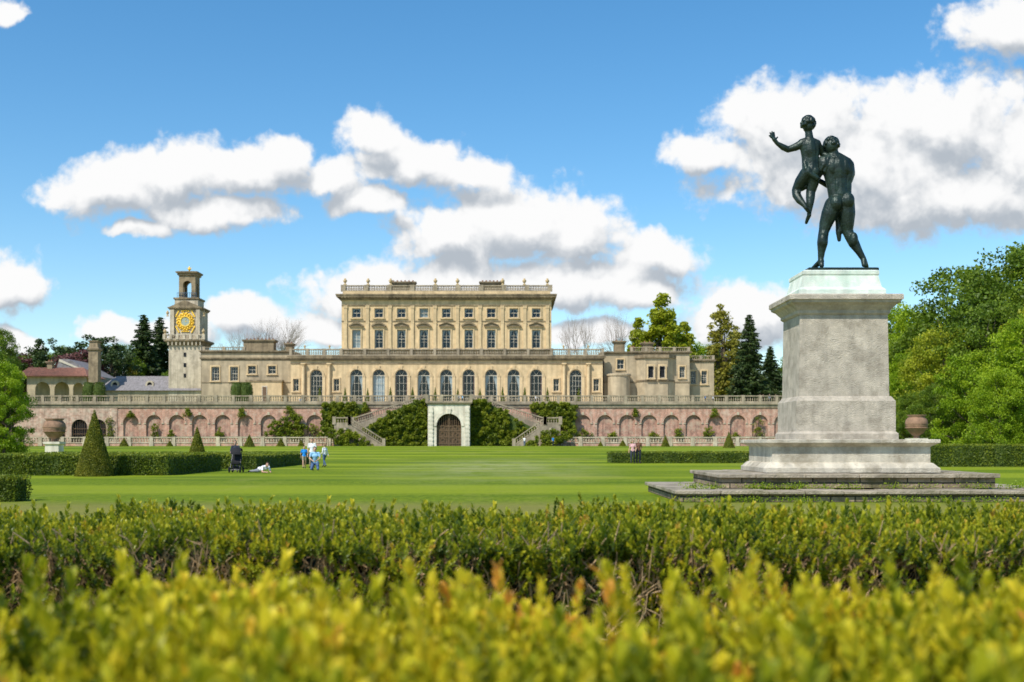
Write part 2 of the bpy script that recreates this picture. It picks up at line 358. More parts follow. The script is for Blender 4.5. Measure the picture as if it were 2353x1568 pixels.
def mixc(f,a,b_):
    m=nn(nt,'ShaderNodeMix',data_type='RGBA'); L.new(f,m.inputs[0])
    for i,c in((6,a),(7,b_)):
        if isinstance(c,tuple): m.inputs[i].default_value=(*c,1)
        else: L.new(c,m.inputs[i])
    return m.outputs[2]
c=mixc(ramp(noise(5,9,.85,(1,.3,1)),.38,.62,0,1),(.085,.14,.005),(.20,.26,.012))
# gently curving mown stripes sweeping round the central lawn
rw=nn(nt,'ShaderNodeMapping'); rw.inputs['Location'].default_value=(12,-330,0); L.new(tc.outputs['Object'],rw.inputs[0])
wv=nn(nt,'ShaderNodeTexWave'); wv.wave_type='RINGS'; wv.rings_direction='SPHERICAL'; wv.inputs['Scale'].default_value=.022; wv.inputs['Distortion'].default_value=1.2; wv.inputs['Detail'].default_value=2; wv.inputs['Detail Scale'].default_value=.5; L.new(rw.outputs[0],wv.inputs['Vector'])
c=mixc(ramp(wv.outputs['Fac'],.3,.7,0,.62),c,(.28,.33,.018))
c=mixc(ramp(noise(.09,5,.65,(.25,.8,1)),.50,.60,0,.75),c,(.07,.13,.007))
c=mixc(ramp(noise(.06,8,.75,(1,.45,1)),.52,.64,0,.6),c,(.30,.295,.07))
dn=nn(nt,'ShaderNodeMapping'); dn.inputs['Location'].default_value=(.15,-1.9,0); dn.inputs['Scale'].default_value=(.12,.025,0); L.new(tc.outputs['Object'],dn.inputs[0])
dl=nn(nt,'ShaderNodeVectorMath',operation='LENGTH'); L.new(dn.outputs[0],dl.inputs[0])
wr=nn(nt,'ShaderNodeMath',operation='MULTIPLY'); L.new(ramp(dl.outputs['Value'],1.0,.1,0,1),wr.inputs[0]); L.new(ramp(noise(.5,7,.75,(1,.4,1)),.40,.62,.1,.9),wr.inputs[1])
c=mixc(wr.outputs[0],c,(.31,.32,.14))
sx_n=nn(nt,'ShaderNodeSeparateXYZ'); L.new(tc.outputs['Object'],sx_n.inputs[0])
edge=nn(nt,'ShaderNodeMapRange'); edge.inputs[1].default_value=30.5; edge.inputs[2].default_value=27.5; edge.inputs[4].default_value=.7; L.new(sx_n.outputs[1],edge.inputs[0])
c=mixc(edge.outputs[0],c,(.24,.21,.06))
L.new(c,b.inputs['Base Color'])
bp=nn(nt,'ShaderNodeBump'); bp.inputs['Strength'].default_value=.6; bp.inputs['Distance'].default_value=.08; L.new(noise(9,6,.85,(1,.4,1)),bp.inputs['Height']); L.new(bp.outputs[0],b.inputs['Normal'])
mbg.mat(M_GR)
vs=[(x,y,zg(x,y)) for y in ys for x in xs]; nx=len(xs)
mbg.add(vs,[(j*nx+i,j*nx+i+1,(j+1)*nx+i+1,(j+1)*nx+i) for j in range(len(ys)-1) for i in range(nx-1)])
mbg.out('ground',(0,0,0),smooth=False,kind='structure',label='mown green lawn rising towards the terrace',category='ground')
mb=MB(M_GRAV); mb.add([(-128,226.25,9.306),(66,226.25,9.306),(66,250.2,9.306),(-128,250.2,9.306)],[(0,1,2,3)])
mb.out('terrace_pavement',(0,0,0),kind='structure',label='pale gravel terrace in front of the house',category='pavement')
# ------------------------------------------------------------------ window templates
def window_template(w,h,arch,cols,rows,curt,ped=None,curmat=M_CURT):
    yb=.36; out=[]
    mb=MB(M_WFR); t=.11; hs=h-w/2 if arch else h
    mb.box(-w/2,-w/2+t,yb,yb+.12,0,hs); mb.box(w/2-t,w/2,yb,yb+.12,0,hs); mb.box(-w/2+t,w/2-t,yb,yb+.12,0,t)
    if arch: mb.ring(0,hs,w/2-t,w/2,yb,yb+.12); mb.box(-w/2+t,w/2-t,yb+.01,yb+.11,hs-.06,hs+.06)
    else: mb.box(-w/2+t,w/2-t,yb,yb+.12,h-t,h); mb.box(-w/2+t,w/2-t,yb+.01,yb+.13,h*.5-.05,h*.5+.05)
    for i in range(1,cols):
        x=-w/2+w*i/cols; mb.box(x-.03,x+.03,yb+.03,yb+.09,t,hs-t*.6)
        if arch: 
            a=math.pi*i/cols; mb.tube((0,yb+.06,hs),(math.cos(a)*(w/2-.05),yb+.06,hs+math.sin(a)*(w/2-.05)),.03,.03,4)
    for i in range(1,rows):
        z=hs*i/rows; mb.box(-w/2+t,w/2-t,yb+.035,yb+.085,z-.025,z+.025)
    out.append(('window',mb.mesh('window')))
    mb=MB(M_GLASS); g=yb+.062
    P=[(-w/2+.02,.02),(w/2-.02,.02)]
    if arch: P+=[((w/2-.02)*math.cos(a),hs+(w/2-.02)*math.sin(a)) for a in [math.pi*i/12 for i in range(13)]]
    else: P+=[(w/2-.02,h-.02),(-w/2+.02,h-.02)]
    mb.add([(x,g,z) for x,z in P],[tuple(range(len(P)))]); out.append(('glass',mb.mesh('glass')))
    if curt:
        mb=MB(curmat); y0=yb+.35; n=10; top=hs*.98 if not arch else hs
        def wid(z):
            f=z/top
            if curt=='swag': return w*.5*(.20+.60*(max(0,f-.5)/.5)**1.5) if f>.5 else w*.5*(.20+.12*(.5-f))
            if curt=='open': return w*.5*.28
            return w*.5*.999
        f=lambda u:.05*math.sin(u*20)
        for sgn in(-1,1):
            for j in range(8):
                z0=top*j/8;z1=top*(j+1)/8
                x=lambda u,z: sgn*(w/2-wid(z)*u)
                for i in range(n):
                    u0=i/n;u1=(i+1)/n
                    mb.add([(x(u0,z0),y0+f(u0),z0),(x(u1,z0),y0+f(u1),z0),(x(u1,z1),y0+f(u1),z1),(x(u0,z1),y0+f(u0),z1)],[(0,1,2,3)])
        mb.box(-w/2+.02,w/2-.02,y0-.03,y0+.06,top-.14,top+.02)
        out.append(('curtain',mb.mesh('curtain')))
    if ped is not None:
        mb=MB(M_ST); s=.28
        mb.box(-w/2-s,-w/2-.003,-.16,.05,-.1,h+.003); mb.box(w/2+.003,w/2+s,-.16,.05,-.1,h+.003); mb.box(-w/2-s,w/2+s,-.16,.05,h+.003,h+s)
        mb.box(-w/2-s-.12,w/2+s+.12,-.30,.05,-.32,-.1)
        if ped:
            mb.box(-w/2-s-.05,w/2+s+.05,-.20,.05,h+s,h+s+.35)
            mb.mat(M_STD); W=w/2+s+.32; zb=h+s+.35
            mb.box(-W,W,-.52,.05,zb,zb+.14)
            if ped=='tri':
                mb.prism([(-W,zb+.14),(W,zb+.14),(W,zb+.26),(0,zb+.82),(-W,zb+.26)],-.30,.05)
                mb.prism([(-W-.05,zb+.26),(0,zb+.85),(0,zb+1.0),(-W-.05,zb+.40)],-.58,.05); mb.prism([(0,zb+.85),(W+.05,zb+.26),(W+.05,zb+.40),(0,zb+1.0)],-.58,.05)
            else:
                r=W*1.35; cz=zb+.14-math.sqrt(r*r-W*W)
                a0=math.acos(W/r); mb.ring(0,cz,r*.90,r+.10,-.58,.05,a0,math.pi-a0,10); 
                mb.prism([(-W,zb+.14)]+[(W,zb+.14)]+[((r-.02)*.95*math.cos(a0+(math.pi-2*a0)*i/8),cz+(r)*.95*math.sin(a0+(math.pi-2*a0)*i/8)) for i in range(1,8)],-.3,.05)
        out.append(('surround',mb.mesh('surround')))
    return out
def put_window(tmpl,x,y,z,parent):
    base=None
    for nm,me in tmpl:
        if base is None:
            o=bpy.data.objects.new('window',me); place(o,(x,y,z),parent); base=o
        else:
            o=bpy.data.objects.new(nm,me); COL.objects.link(o); o.parent=base
    return base
# ------------------------------------------------------------------ country house
H0=empty('country_house',(PX(1026,250),250,9.3),label='long Italianate stone mansion with arcaded ground floor and roof balustrade',category='house')
hx=lambda p:PX(p,250); hz=lambda p:PZ(p,250); LOC=H0.location.copy()
cxs=[819+51.65*i for i in range(9)]
Z1=hz(835);Z2=hz(818);Z3=hz(802)
aw=1.32; az=hz(849)
mb=MB(M_ST)
ops=[(hx(c)-aw,hx(c)+aw,9.35,az,True) for c in cxs]
wall(mb,hx(785),hx(1267),9.3,Z1,250,250.6,ops)
for a,b_,sm,ar in((668,785,(680,773),727),(1267,1385,(1278,1370),1323)):
    o2=[(hx(s)-.6,hx(s)+.6,hz(899),hz(871),False) for s in sm]+[(hx(ar)-1.3,hx(ar)+1.3,9.35,hz(850),True)]
    wall(mb,hx(a),hx(b_),9.3,Z1,250.02,250.62,o2)
    mb.box(hx(a),hx(b_),250.02,252,Z1,Z2)
mb.box(hx(785),hx(1267),250,252,Z1,Z3)
w2=[(hx(c)-.92,hx(c)+.92,Z3+.15,hz(758),False) for c in cxs]; Z4=hz(738)
wall(mb,hx(785),hx(1267),Z3,Z4,250,250.6,w2)
w3=[(hx(c)-.92,hx(c)+.92,hz(730),hz(709),False) for c in cxs]; Z5=hz(704)
wall(mb,hx(785),hx(1267),Z4,Z5,250,250.6,w3)
mb.box(hx(785),hx(1267),250,252,Z5,hz(690))
for x in(hx(785),hx(1267)-.6): mb.box(x,x+.6,252,275,9.3,hz(690)); mb.box(x,x+.6,250.6,252,Z3,Z5)
mb.box(hx(668),hx(668)+.6,250.62,270,9.3,Z2); mb.box(hx(1385)-.6,hx(1385),250.62,270,9.3,Z2)
mb.out('wall',LOC,H0)
mb=MB(M_DARK); mb.box(hx(786),hx(1266),252.5,274,9.4,hz(700)); mb.box(hx(670),hx(784),252.6,269,9.4,Z1); mb.box(hx(1268),hx(1383),252.6,269,9.4,Z1)
mb.out('interior',LOC,H0)
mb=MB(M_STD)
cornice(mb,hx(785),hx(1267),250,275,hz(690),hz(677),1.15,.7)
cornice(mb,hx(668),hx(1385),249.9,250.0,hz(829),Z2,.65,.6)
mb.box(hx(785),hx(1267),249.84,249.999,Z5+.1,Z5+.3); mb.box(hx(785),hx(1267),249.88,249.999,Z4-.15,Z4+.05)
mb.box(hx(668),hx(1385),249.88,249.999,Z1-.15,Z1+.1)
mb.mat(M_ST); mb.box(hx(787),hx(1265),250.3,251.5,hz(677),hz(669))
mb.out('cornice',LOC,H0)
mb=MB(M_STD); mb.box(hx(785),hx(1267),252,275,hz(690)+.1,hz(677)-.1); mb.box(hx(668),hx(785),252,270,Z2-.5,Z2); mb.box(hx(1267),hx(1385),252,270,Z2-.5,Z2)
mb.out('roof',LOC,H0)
mb=MB(M_BAL)
balustrade(mb,hx(788),hx(1264),250.7,hz(669),hz(655)-hz(669),pier=4.83,sp=.34,r=.17,w=.26,pw=.5)
mb.out('roof_balustrade',LOC,H0)
for a,b_ in((785,1267),(668,783.5),(1268.5,1385)):
    mb=MB(M_BAL); balustrade(mb,hx(a),hx(b_),249.75 if a==785 else 250.2,Z2,Z3-Z2,pier=4.83 if a==785 else 3.6,sp=.36,r=.14); mb.out('balcony_balustrade',LOC,H0)
mb=MB(M_ST); W=.42
mb.box(-W,W,-.30,-.003,Z3,Z3+.5); mb.box(-W+.08,W-.08,-.26,-.003,Z3+.5,Z5-.5); mb.box(-W,W,-.32,-.003,Z5-.5,Z5+.1)
mb.box(-W+.02,W-.02,-.28,-.003,Z4-.5,Z4-.3)
pil=mb.mesh('pilaster')
for i in range(10):
    o=bpy.data.objects.new('pilaster',pil); place(o,(hx(793+51.65*i)+(.12 if i==0 else -.02),250,0),H0)
mb=MB(M_ST); zs=az-aw
mb.ring(0,zs,aw+.02,aw+.42,-.20,-.003); mb.prism([(-.2,az-.05),(.2,az-.05),(.3,az+.75),(-.3,az+.75)],-.30,-.003)
mb.box(-aw-.62,-aw-.02,-.20,-.003,zs-.28,zs-.02); mb.box(aw+.02,aw+.62,-.20,-.003,zs-.28,zs-.02)
for sx in(-1,1): mb.box(sx*(aw+.32)-.28,sx*(aw+.32)+.28,-.14,-.003,9.3,zs-.28)
arv=mb.mesh('archivolt')
for c in cxs+[727,1323]:
    o=bpy.data.objects.new('archivolt',arv); place(o,(hx(c),250,0),H0)
mb=MB(M_ST); Hc=Z1-9.3
mb.box(-.5,.5,-.5,.5,0,.5); mb.lathe([(.42,.5),(.46,.6),(.36,.75),(.33,Hc-.7),(.40,Hc-.65),(.33,Hc-.6),(.46,Hc-.25)],0,0,14); mb.box(-.52,.52,-.52,.52,Hc-.25,Hc)
colm=mb.mesh('column')
for c in(698,757,1296,1352): 
    o=bpy.data.objects.new('column',colm); place(o,(hx(c),249.6,9.3),H0)
t_ar=[window_template(2*aw,az-9.35,True,3,4,'swag',None),window_template(2*aw,az-9.35,True,3,4,'swag',None),window_template(2*aw,az-9.35,True,3,4,'full',None),window_template(2*aw,az-9.35,True,3,4,'open',None,M_CURR)]
for i,c in enumerate(cxs): put_window(t_ar[(0,2,3,0,0,3,0,1,3)[i]],hx(c),250,9.35,H0)
t_low=window_template(2.6,hz(850)-9.35,True,4,6,None,None)
for c in(727,1323): put_window(t_low,hx(c),250.02,9.35,H0)
t_sm=window_template(1.2,hz(871)-hz(899),False,2,1,None,0)
for c in(680,773,1278,1370): put_window(t_sm,hx(c),250.02,hz(899),H0)
h2=hz(758)-Z3-.15
t_p=[window_template(1.84,h2,False,2,3,'swag','tri'),window_template(1.84,h2,False,2,3,'swag','seg'),window_template(1.84,h2,False,2,3,'full','seg')]
for i,c in enumerate(cxs): put_window(t_p[2 if i in(0,) else (0 if i%2==0 else 1)],hx(c),250,Z3+.15,H0)
h3=hz(709)-hz(730)
t_u=[window_template(1.84,h3,False,2,2,'swag',0),window_template(1.84,h3,False,2,2,'full',0),window_template(1.84,h3,False,2,2,None,0)]
for i,c in enumerate(cxs): put_window(t_u[(0,0,0,1,0,0,2,0,0)[i]],hx(c),250,hz(730),H0)
mb=MB(M_ST); mb.box(-.3,.3,-.3,.3,0,.22); mb.lathe([(.18,.22),(.13,.38),(.38,.68),(.44,.98),(.27,1.15),(.17,1.22),(.24,1.3),(.12,1.42),(.04,1.5)],0,0,12)
um=mb.mesh('urn_finial')
for p in(792,845,897,1000,1051,1155,1205,1258):
    o=bpy.data.objects.new('urn_finial',um); place(o,(hx(p),250.7,hz(655)+.06),H0)
for p in(700,757,1295,1352):
    o=bpy.data.objects.new('urn_finial',um); o.scale=(.6,.6,.55); place(o,(hx(p),250.2,Z3+.06),H0)
def chimney(x0,x1,y0,y1,z0,z1,par,m=M_STD):
    mb=MB(m); mb.box(x0,x1,y0,y1,z0,z1-.5); mb.box(x0-.2,x1+.2,y0-.2,y1+.2,z1-.5,z1-.25); mb.box(x0-.35,x1+.35,y0-.35,y1+.35,z1-.25,z1)
    mb.mat(M_TILE); n=max(2,int((x1-x0)/.8))
    for i in range(n): 
        x=x0+(i+.5)*(x1-x0)/n; mb.lathe([(.2,z1),(.16,z1+.35),(.2,z1+.4)],x,(y0+y1)/2,8)
    mb.out('chimney',((x0+x1)/2,y0,z0),par)
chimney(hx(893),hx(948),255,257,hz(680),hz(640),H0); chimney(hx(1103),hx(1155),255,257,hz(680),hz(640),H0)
W0=empty('side_wing',(PX(566,254),254,9.3),label='plain stucco wing with sash windows and parapet',category='house')
wx=lambda p:PX(p,254); wz=lambda p:PZ(p,254)
mb=MB(M_STW)
ops=[(wx(c)-.85,wx(c)+.85,wz(875),wz(843),False) for c in(495,538)]+[(wx(c)-.85,wx(c)+.85,wz(859),wz(841),False) for c in(579,625)]
wall(mb,wx(463),wx(668),9.3,wz(812),254,254.5,ops); mb.box(wx(463),wx(463)+.5,254.5,275,9.3,wz(812)); mb.box(wx(463),wx(668),254.5,275,wz(818),wz(812)-.01)
mb.mat(M_ST); mb.box(wx(570),wx(650),252.6,253.99,9.3,wz(878)); mb.out('wall',W0.location,W0)
mb=MB(M_DARK); mb.box(wx(465),wx(666),255.6,274,9.4,wz(820)); mb.out('interior',W0.location,W0)
mb=MB(M_STD); cornice(mb,wx(463),wx(668),254,275,wz(828),wz(822),.35); cornice(mb,wx(463),wx(668),254,275,wz(812),wz(806),.5); mb.box(wx(570)-.2,wx(650)+.2,252.4,253.99,wz(878),wz(874)); mb.box(wx(463),wx(668),253.9,253.995,wz(880),wz(878)); mb.out('cornice',W0.location,W0)
mb=MB(M_WFR); mb.box(wx(605),wx(617),252.5,252.598,9.3,wz(888)); mb.mat(M_GATE); mb.box(wx(606.5),wx(615.5),252.46,252.497,9.3,wz(890)); mb.out('door',W0.location,W0)
mb=MB(M_BAL); balustrade(mb,wx(468),wx(560),254.3,wz(806),.8,pier=3.5,sp=.4); mb.out('balustrade',W0.location,W0)
t_s=window_template(1.7,wz(843)-wz(875),False,3,4,'open',0); t_s2=window_template(1.7,wz(841)-wz(859),False,2,2,None,0)
for c in(495,538): put_window(t_s,wx(c),254,wz(875),W0)
for c in(579,625): put_window(t_s2,wx(c),254,wz(859),W0)
chimney(wx(550),wx(620),258,261,wz(812),wz(777),W0); chimney(wx(640),wx(656),262,264,wz(812),wz(782),W0)
W1=empty('side_wing',(PX(1500,252),252,9.3),label='stone wing with canted bay and chimneys',category='house')
wx=lambda p:PX(p,252); wz=lambda p:PZ(p,252)
mb=MB(M_STW)
wall(mb,wx(1388),wx(1585),9.3,wz(814),252.3,252.9,[(wx(1426)-.75,wx(1426)+.75,wz(848),wz(826),False),(wx(1568)-.6,wx(1568)+.6,wz(868),wz(842),False)])
mb.box(wx(1585)-.5,wx(1585),252.9,272,9.3,wz(814)); mb.box(wx(1388),wx(1585),252.9,272,wz(820),wz(814)-.02)
bx0,bx1,bf0,bf1=wx(1462),wx(1550),wx(1480),wx(1532)
def bay(z0,z1,ex,mbx):
    P=[(bx0-ex,252.29),(bf0-ex*.5,250.2-ex),(bf1+ex*.5,250.2-ex),(bx1+ex,252.29)]
    vs=[(x,y,z0) for x,y in P]+[(x,y,z1) for x,y in P]
    mbx.add(vs,[(0,1,5,4),(1,2,6,5),(2,3,7,6),(4,5,6,7),(3,2,1,0)])
bay(9.3,wz(824),0,mb)
wall(mb,wx(1586),wx(1648),9.3,wz(830),256,256.6,[(wx(1600)-.6,wx(1600)+.6,wz(880),wz(850),False),(wx(1625)-.6,wx(1625)+.6,wz(880),wz(850),False)]); mb.box(wx(1648)-.5,wx(1648),256.6,270,9.3,wz(830)); mb.box(wx(1586),wx(1648),256.6,270,wz(832),wz(830)-.02)
mb.out('wall',W1.location,W1)
mb=MB(M_DARK); mb.box(wx(1390),wx(1583),254.6,270,9.4,wz(822)); mb.box(wx(1588),wx(1645),258,269,9.4,wz(834)); mb.out('interior',W1.location,W1)
mb=MB(M_STD); cornice(mb,wx(1388),wx(1585),252.3,272,wz(814),wz(808),.5); bay(wz(824),wz(817),.4,mb); bay(wz(878),wz(874),.15,mb); cornice(mb,wx(1586),wx(1648),256,270,wz(830),wz(824),.4); mb.box(wx(1388),wx(1585),252.2,252.295,wz(880),wz(877)); mb.out('cornice',W1.location,W1)
mb=MB(M_BAL); balustrade(mb,wx(1452),wx(1583),252.5,wz(808),.95,pier=3,sp=.4); balustrade(mb,wx(1588),wx(1646),256.2,wz(824),.9,pier=3,sp=.4); mb.out('balustrade',W1.location,W1)
t_b=window_template(1.25,wz(842)-wz(870),False,2,3,'swag',0)
for c in(1493,1519): put_window(t_b,wx(c),249.82,wz(870),W1)
mb=MB(M_DARK)
for c in(1493,1519): mb.box(wx(c)-.63,wx(c)+.63,250.19,250.198,wz(870),wz(842))
mb.out('dark_window_sheet',W1.location,W1)  # thin dark sheets on the solid wall, standing in for the unlit room
t_n=window_template(1.2,wz(850)-wz(880),False,2,3,'open',0)
for c in(1600,1625): put_window(t_n,wx(c),256,wz(880),W1)
put_window(window_template(1.5,wz(826)-wz(848),False,2,2,None,0),wx(1426),252.3,wz(848),W1); put_window(window_template(1.2,wz(842)-wz(868),False,2,3,'open',0),wx(1568),252.3,wz(868),W1)
mb=MB(M_STW); mb.lathe([(2.4,9.3),(2.4,wz(866)),(2.6,wz(865)),(2.6,wz(861)),(2.3,wz(860))],wx(1421),250.9,20); 
mb.out('round_bay',W1.location,W1)
chimney(wx(1415),wx(1440),256,258,wz(814),wz(780),W1); chimney(wx(1484),wx(1508),258,260,wz(814),wz(782),W1); chimney(wx(1460),wx(1470),262,263,wz(814),wz(790),W1)
# ------------------------------------------------------------------ clock tower
TD=262.; tx=lambda p:PX(p,TD); tz=lambda p:PZ(p,TD); TC=tx(425); 
T0=empty('clock_tower',(TC,TD,9.3),label='stone clock tower with gilded clock and open belvedere',category='tower')
TL=T0.location.copy(); hw=tx(462)-TC; cy=TD+hw
mb=MB(M_PALE); mb.frust(TC,cy,hw*1.02,hw*1.02,9.3,hw,hw,tz(790))
for k in range(3):
    z=tz(868-k*24); mb.mat(M_DARK); mb.box(TC-.28,TC+.28,cy-hw*1.025,cy-hw*1.0,z,z+.9); mb.mat(M_PALE)
mb.out('shaft',TL,T0)
mb=MB(M_STD); mb.profile(TC,cy,hw,hw,[(.02,tz(794)),(.25,tz(791)),(.4,tz(788)),(.9,tz(784.5)),(.9,tz(781))])
mb.mat(M_PALE)
for i in range(-4,5):
    mb.box(TC+i*.9-.13,TC+i*.9+.13,cy-hw-.7,cy-hw-.02,tz(794),tz(785.5))
balustrade(mb,TC-hw-.8,TC+hw+.8,cy-hw-.7,tz(781),tz(770)-tz(781),pier=1.6,sp=.35)
mb.out('balcony',TL,T0)
mb=MB(M_PALE); mb.box(TC-hw*.92,TC+hw*.92,cy-hw*.9,cy+hw*.9,tz(780.5),tz(712))
for sx in(-1,1): mb.box(TC+sx*hw*.80-.45,TC+sx*hw*.80+.45,cy-hw*1.02,cy-hw*.902,tz(775),tz(712))
mb.mat(M_STD); cornice(mb,TC-hw*.95,TC+hw*.95,cy-hw*.95,cy+hw*.95,tz(712),tz(706),.45)
mb.prism([(TC-hw,tz(706)),(TC+hw,tz(706)),(TC,tz(690))],cy-hw*1.05,cy+hw*.9)
mb.mat(M_PALE); mb.box(TC-hw*.72,TC+hw*.72,cy-hw*.72,cy+hw*.72,tz(706),tz(684)); mb.mat(M_STD); mb.profile(TC,cy,hw*.72,hw*.72,[(0,tz(688)),(.25,tz(686)),(.25,tz(683))])
mb.out('clock_stage',TL,T0)
for sx in(-1,1):
    o=bpy.data.objects.new('urn_finial',um); o.scale=(.8,.8,.9); place(o,(TC+sx*(hw+.5),cy-hw*.8,tz(706)-2),T0)
    o=bpy.data.objects.new('urn_finial',um); o.scale=(.9,.9,.9); place(o,(TC+sx*(hw+.7),cy-hw-.6,tz(770)),T0)
bh=tx(444)-TC; mb=MB(M_STD)
for yy in(cy-bh,cy+bh-.5): wall(mb,TC-bh,TC+bh,tz(683),tz(632),yy,yy+.5,[(TC-.95,TC+.95,tz(682),tz(643),True)])
for xx in(TC-bh,TC+bh-.5):
    mb.box(xx,xx+.5,cy-bh+.5,cy-.8,tz(683),tz(632)); mb.box(xx,xx+.5,cy+.8,cy+bh-.5,tz(683),tz(632)); mb.box(xx,xx+.5,cy-.8,cy+.8,tz(648),tz(632))
mb.profile(TC,cy,bh,bh,[(0,tz(632)),(.3,tz(630)),(.3,tz(627)),(.6,tz(625)),(.65,tz(622)),(-.3,tz(620))])
mb.out('belvedere',TL,T0)
mb=MB(mat('blue_painted_iron',(.07,.13,.2),.1,2,rough=.5,bump=0))
for i in range(12): 
    x=TC-bh-.3+i*(2*bh+.6)/11; mb.tube((x,cy-bh-.35,tz(683)),(x,cy-bh-.35,tz(672)),.05,.05,4)
mb.box(TC-bh-.35,TC+bh+.35,cy-bh-.4,cy-bh-.3,tz(672),tz(671)); mb.out('iron_railing',TL,T0)
mb=MB(M_GOLD); mb.lathe([(.3,tz(620)),(.12,tz(617)),(.42,tz(614)),(.15,tz(611)),(.2,tz(610)),(.02,tz(606))],TC,cy,10)
mb.tube((TC-.6,cy,tz(611)),(TC+.6,cy,tz(611)),.06,.06,5); mb.out('gold_finial',TL,T0)
cf=cy-hw*.9; cz=tz(739); mb=MB(M_GOLD)
mb.ring(TC,cz,.05,2.0,cf-.08,cf-.003,0,2*math.pi,28)
mb.ring(TC,cz,.98,1.25,cf-.22,cf-.081,0,2*math.pi,28)
for i in range(32):
    a=2*math.pi*i/32; r=1.58+.32*(i%2); mb.ell((TC+r*math.cos(a),cf-.17,cz+r*math.sin(a)*1.02),(.20,.16,.20),6,5)
for sx in(-1,1):
    for sz in(-1,1):
        for k in range(6): mb.ell((TC+sx*(1.45+.13*k),cf-.12,cz+sz*(2.3-.25*k+.1)),(.20,.13,.20),6,5)
for k in range(5): mb.ell((TC+(k-2)*.38,cf-.12,cz+2.3+.12*(2-abs(k-2))),(.22,.15,.20),6,5); mb.ell((TC+(k-2)*.38,cf-.12,cz-2.25),(.2,.15,.18),6,5)
ck=mb.out('clock',(TC,cf,cz),T0,smooth=True)
mb=MB(mat('clock_dial_enamel',(.34,.40,.33),.1,2,rough=.5,bump=0)); mb.ring(0,0,.02,.97,-.13,-.082,0,2*math.pi,28)
me=mb.mesh('clock_face'); o=bpy.data.objects.new('clock_face',me); COL.objects.link(o); o.parent=ck
mb=MB(M_GOLD)
for i in range(12):
    a=math.pi*i/6; p=Vector((math.sin(a),0,math.cos(a))); mb.tube(p*.74+Vector((0,-.15,0)),p*.94+Vector((0,-.15,0)),.04,.04,4)
mb.tube((0,-.16,0),(.28,-.16,.62),.045,.03,4); mb.tube((0,-.16,0),(.45,-.16,-.08),.055,.04,4)
me=mb.mesh('clock_hands'); o=bpy.data.objects.new('clock_hands',me); COL.objects.link(o); o.parent=ck
# ------------------------------------------------------------------ lodge etc
LD=266.; lx=lambda p:PX(p,LD); lz=lambda p:PZ(p,LD)
G0=empty('arcaded_lodge',(lx(120),LD,9.3),label='low arcaded lodge with red clay tile roof',category='building')
mb=MB(M_STW); wall(mb,lx(62),lx(198),9.3,lz(866),LD,LD+.5,[(lx(98)-1.7,lx(98)+1.7,9.4,lz(878),True),(lx(142)-1.7,lx(142)+1.7,9.4,lz(878),True),(lx(180)-1.2,lx(180)+1.2,9.4,lz(880),True)])
mb.box(lx(62),lx(198),LD+.5,LD+10,lz(868),lz(866)-.01); mb.out('wall',G0.location,G0)
mb=MB(M_STW); mb.box(lx(64),lx(196),LD+4,LD+9,9.3,lz(868)-.02); mb.out('interior',G0.location,G0)
mb=MB(M_TILE); x0,x1=lx(40),lx(206); ze=lz(866);zt=lz(843)
mb.add([(x0,LD-1.2,ze),(x1,LD-1.2,ze),(x1,LD+11,ze),(x0,LD+11,ze),(lx(45),LD+5,zt),(lx(175),LD+5,zt)],[(0,1,5,4),(1,2,5),(2,3,4,5),(3,0,4),(3,2,1,0)])
for i in range(52):
    t=(i+.5)/52; xa=x0+(x1-x0)*t; xb=lx(45)+(lx(175)-lx(45))*t; mb.tube((xa,LD-1.25,ze+.1),(xb,LD+5,zt+.08),.10,.10,5)
mb.out('roof',G0.location,G0)
chimney(lx(92),lx(104),LD+4,LD+5,lz(848),lz(828),G0)
G1=empty('slate_range',(lx(340),LD-4,9.3),label='low building with purple grey slate roof and round dormers',category='building')
SD=LD-4; sx_=lambda p:PX(p,SD); sz_=lambda p:PZ(p,SD)
mb=MB(M_STW); mb.box(sx_(224),sx_(462),SD,SD+9,9.3,sz_(898)); mb.out('wall',G1.location,G1)
mb=MB(M_SLATE); x0,x1=sx_(220),sx_(464); ze=sz_(898); zt=sz_(863)
mb.add([(x0,SD-.6,ze),(x1,SD-.6,ze),(x1,SD+9.6,ze),(x0,SD+9.6,ze),(sx_(258),SD+3,zt),(sx_(440),SD+3,zt),(sx_(440),SD+6,zt),(sx_(258),SD+6,zt)],[(0,1,5,4),(1,2,6,5),(2,3,7,6),(3,0,4,7),(4,5,6,7),(3,2,1,0)])
mb.out('roof',G1.location,G1)
for p in(262,342,424):
    mb=MB(M_PALE); c=sx_(p); z=sz_(884); y=SD+1.0
    mb.ring(c,z,.55,.95,y-.5,y+.8,0,2*math.pi,16); mb.box(c-1.2,c+1.2,y-.5,y+.8,z-1.15,z-.9); mb.mat(M_DARK); mb.ring(c,z,.01,.55,y-.2,y+.7,0,2*math.pi,12)
    mb.out('dormer',(c,y,z),G1)
mb=MB(M_STD); c=PX(214,258); 
mb.box(c-1.05,c+1.05,258,260,9.3,PZ(806,258)); mb.profile(c,259,1.0,1.0,[(.05,PZ(806,258)),(.3,PZ(804,258)),(.3,PZ(800,258)),(0,PZ(798,258)),(-.1,PZ(786,258)),(.15,PZ(785,258)),(.15,PZ(783,258))])
mb.out('chimney_shaft',(c,258,9.3),label='tall square weathered stone chimney shaft',category='chimney')
mb=MB(M_SLATE); x0,x1=PX(128,285),PX(232,285); mb.box(x0,x1,285,296,9.3,PZ(866,285)); mb.prism([(x0,PZ(866,285)),(x1,PZ(866,285)),(PX(160,285),PZ(826,285)),(PX(140,285),PZ(826,285))],284,297)
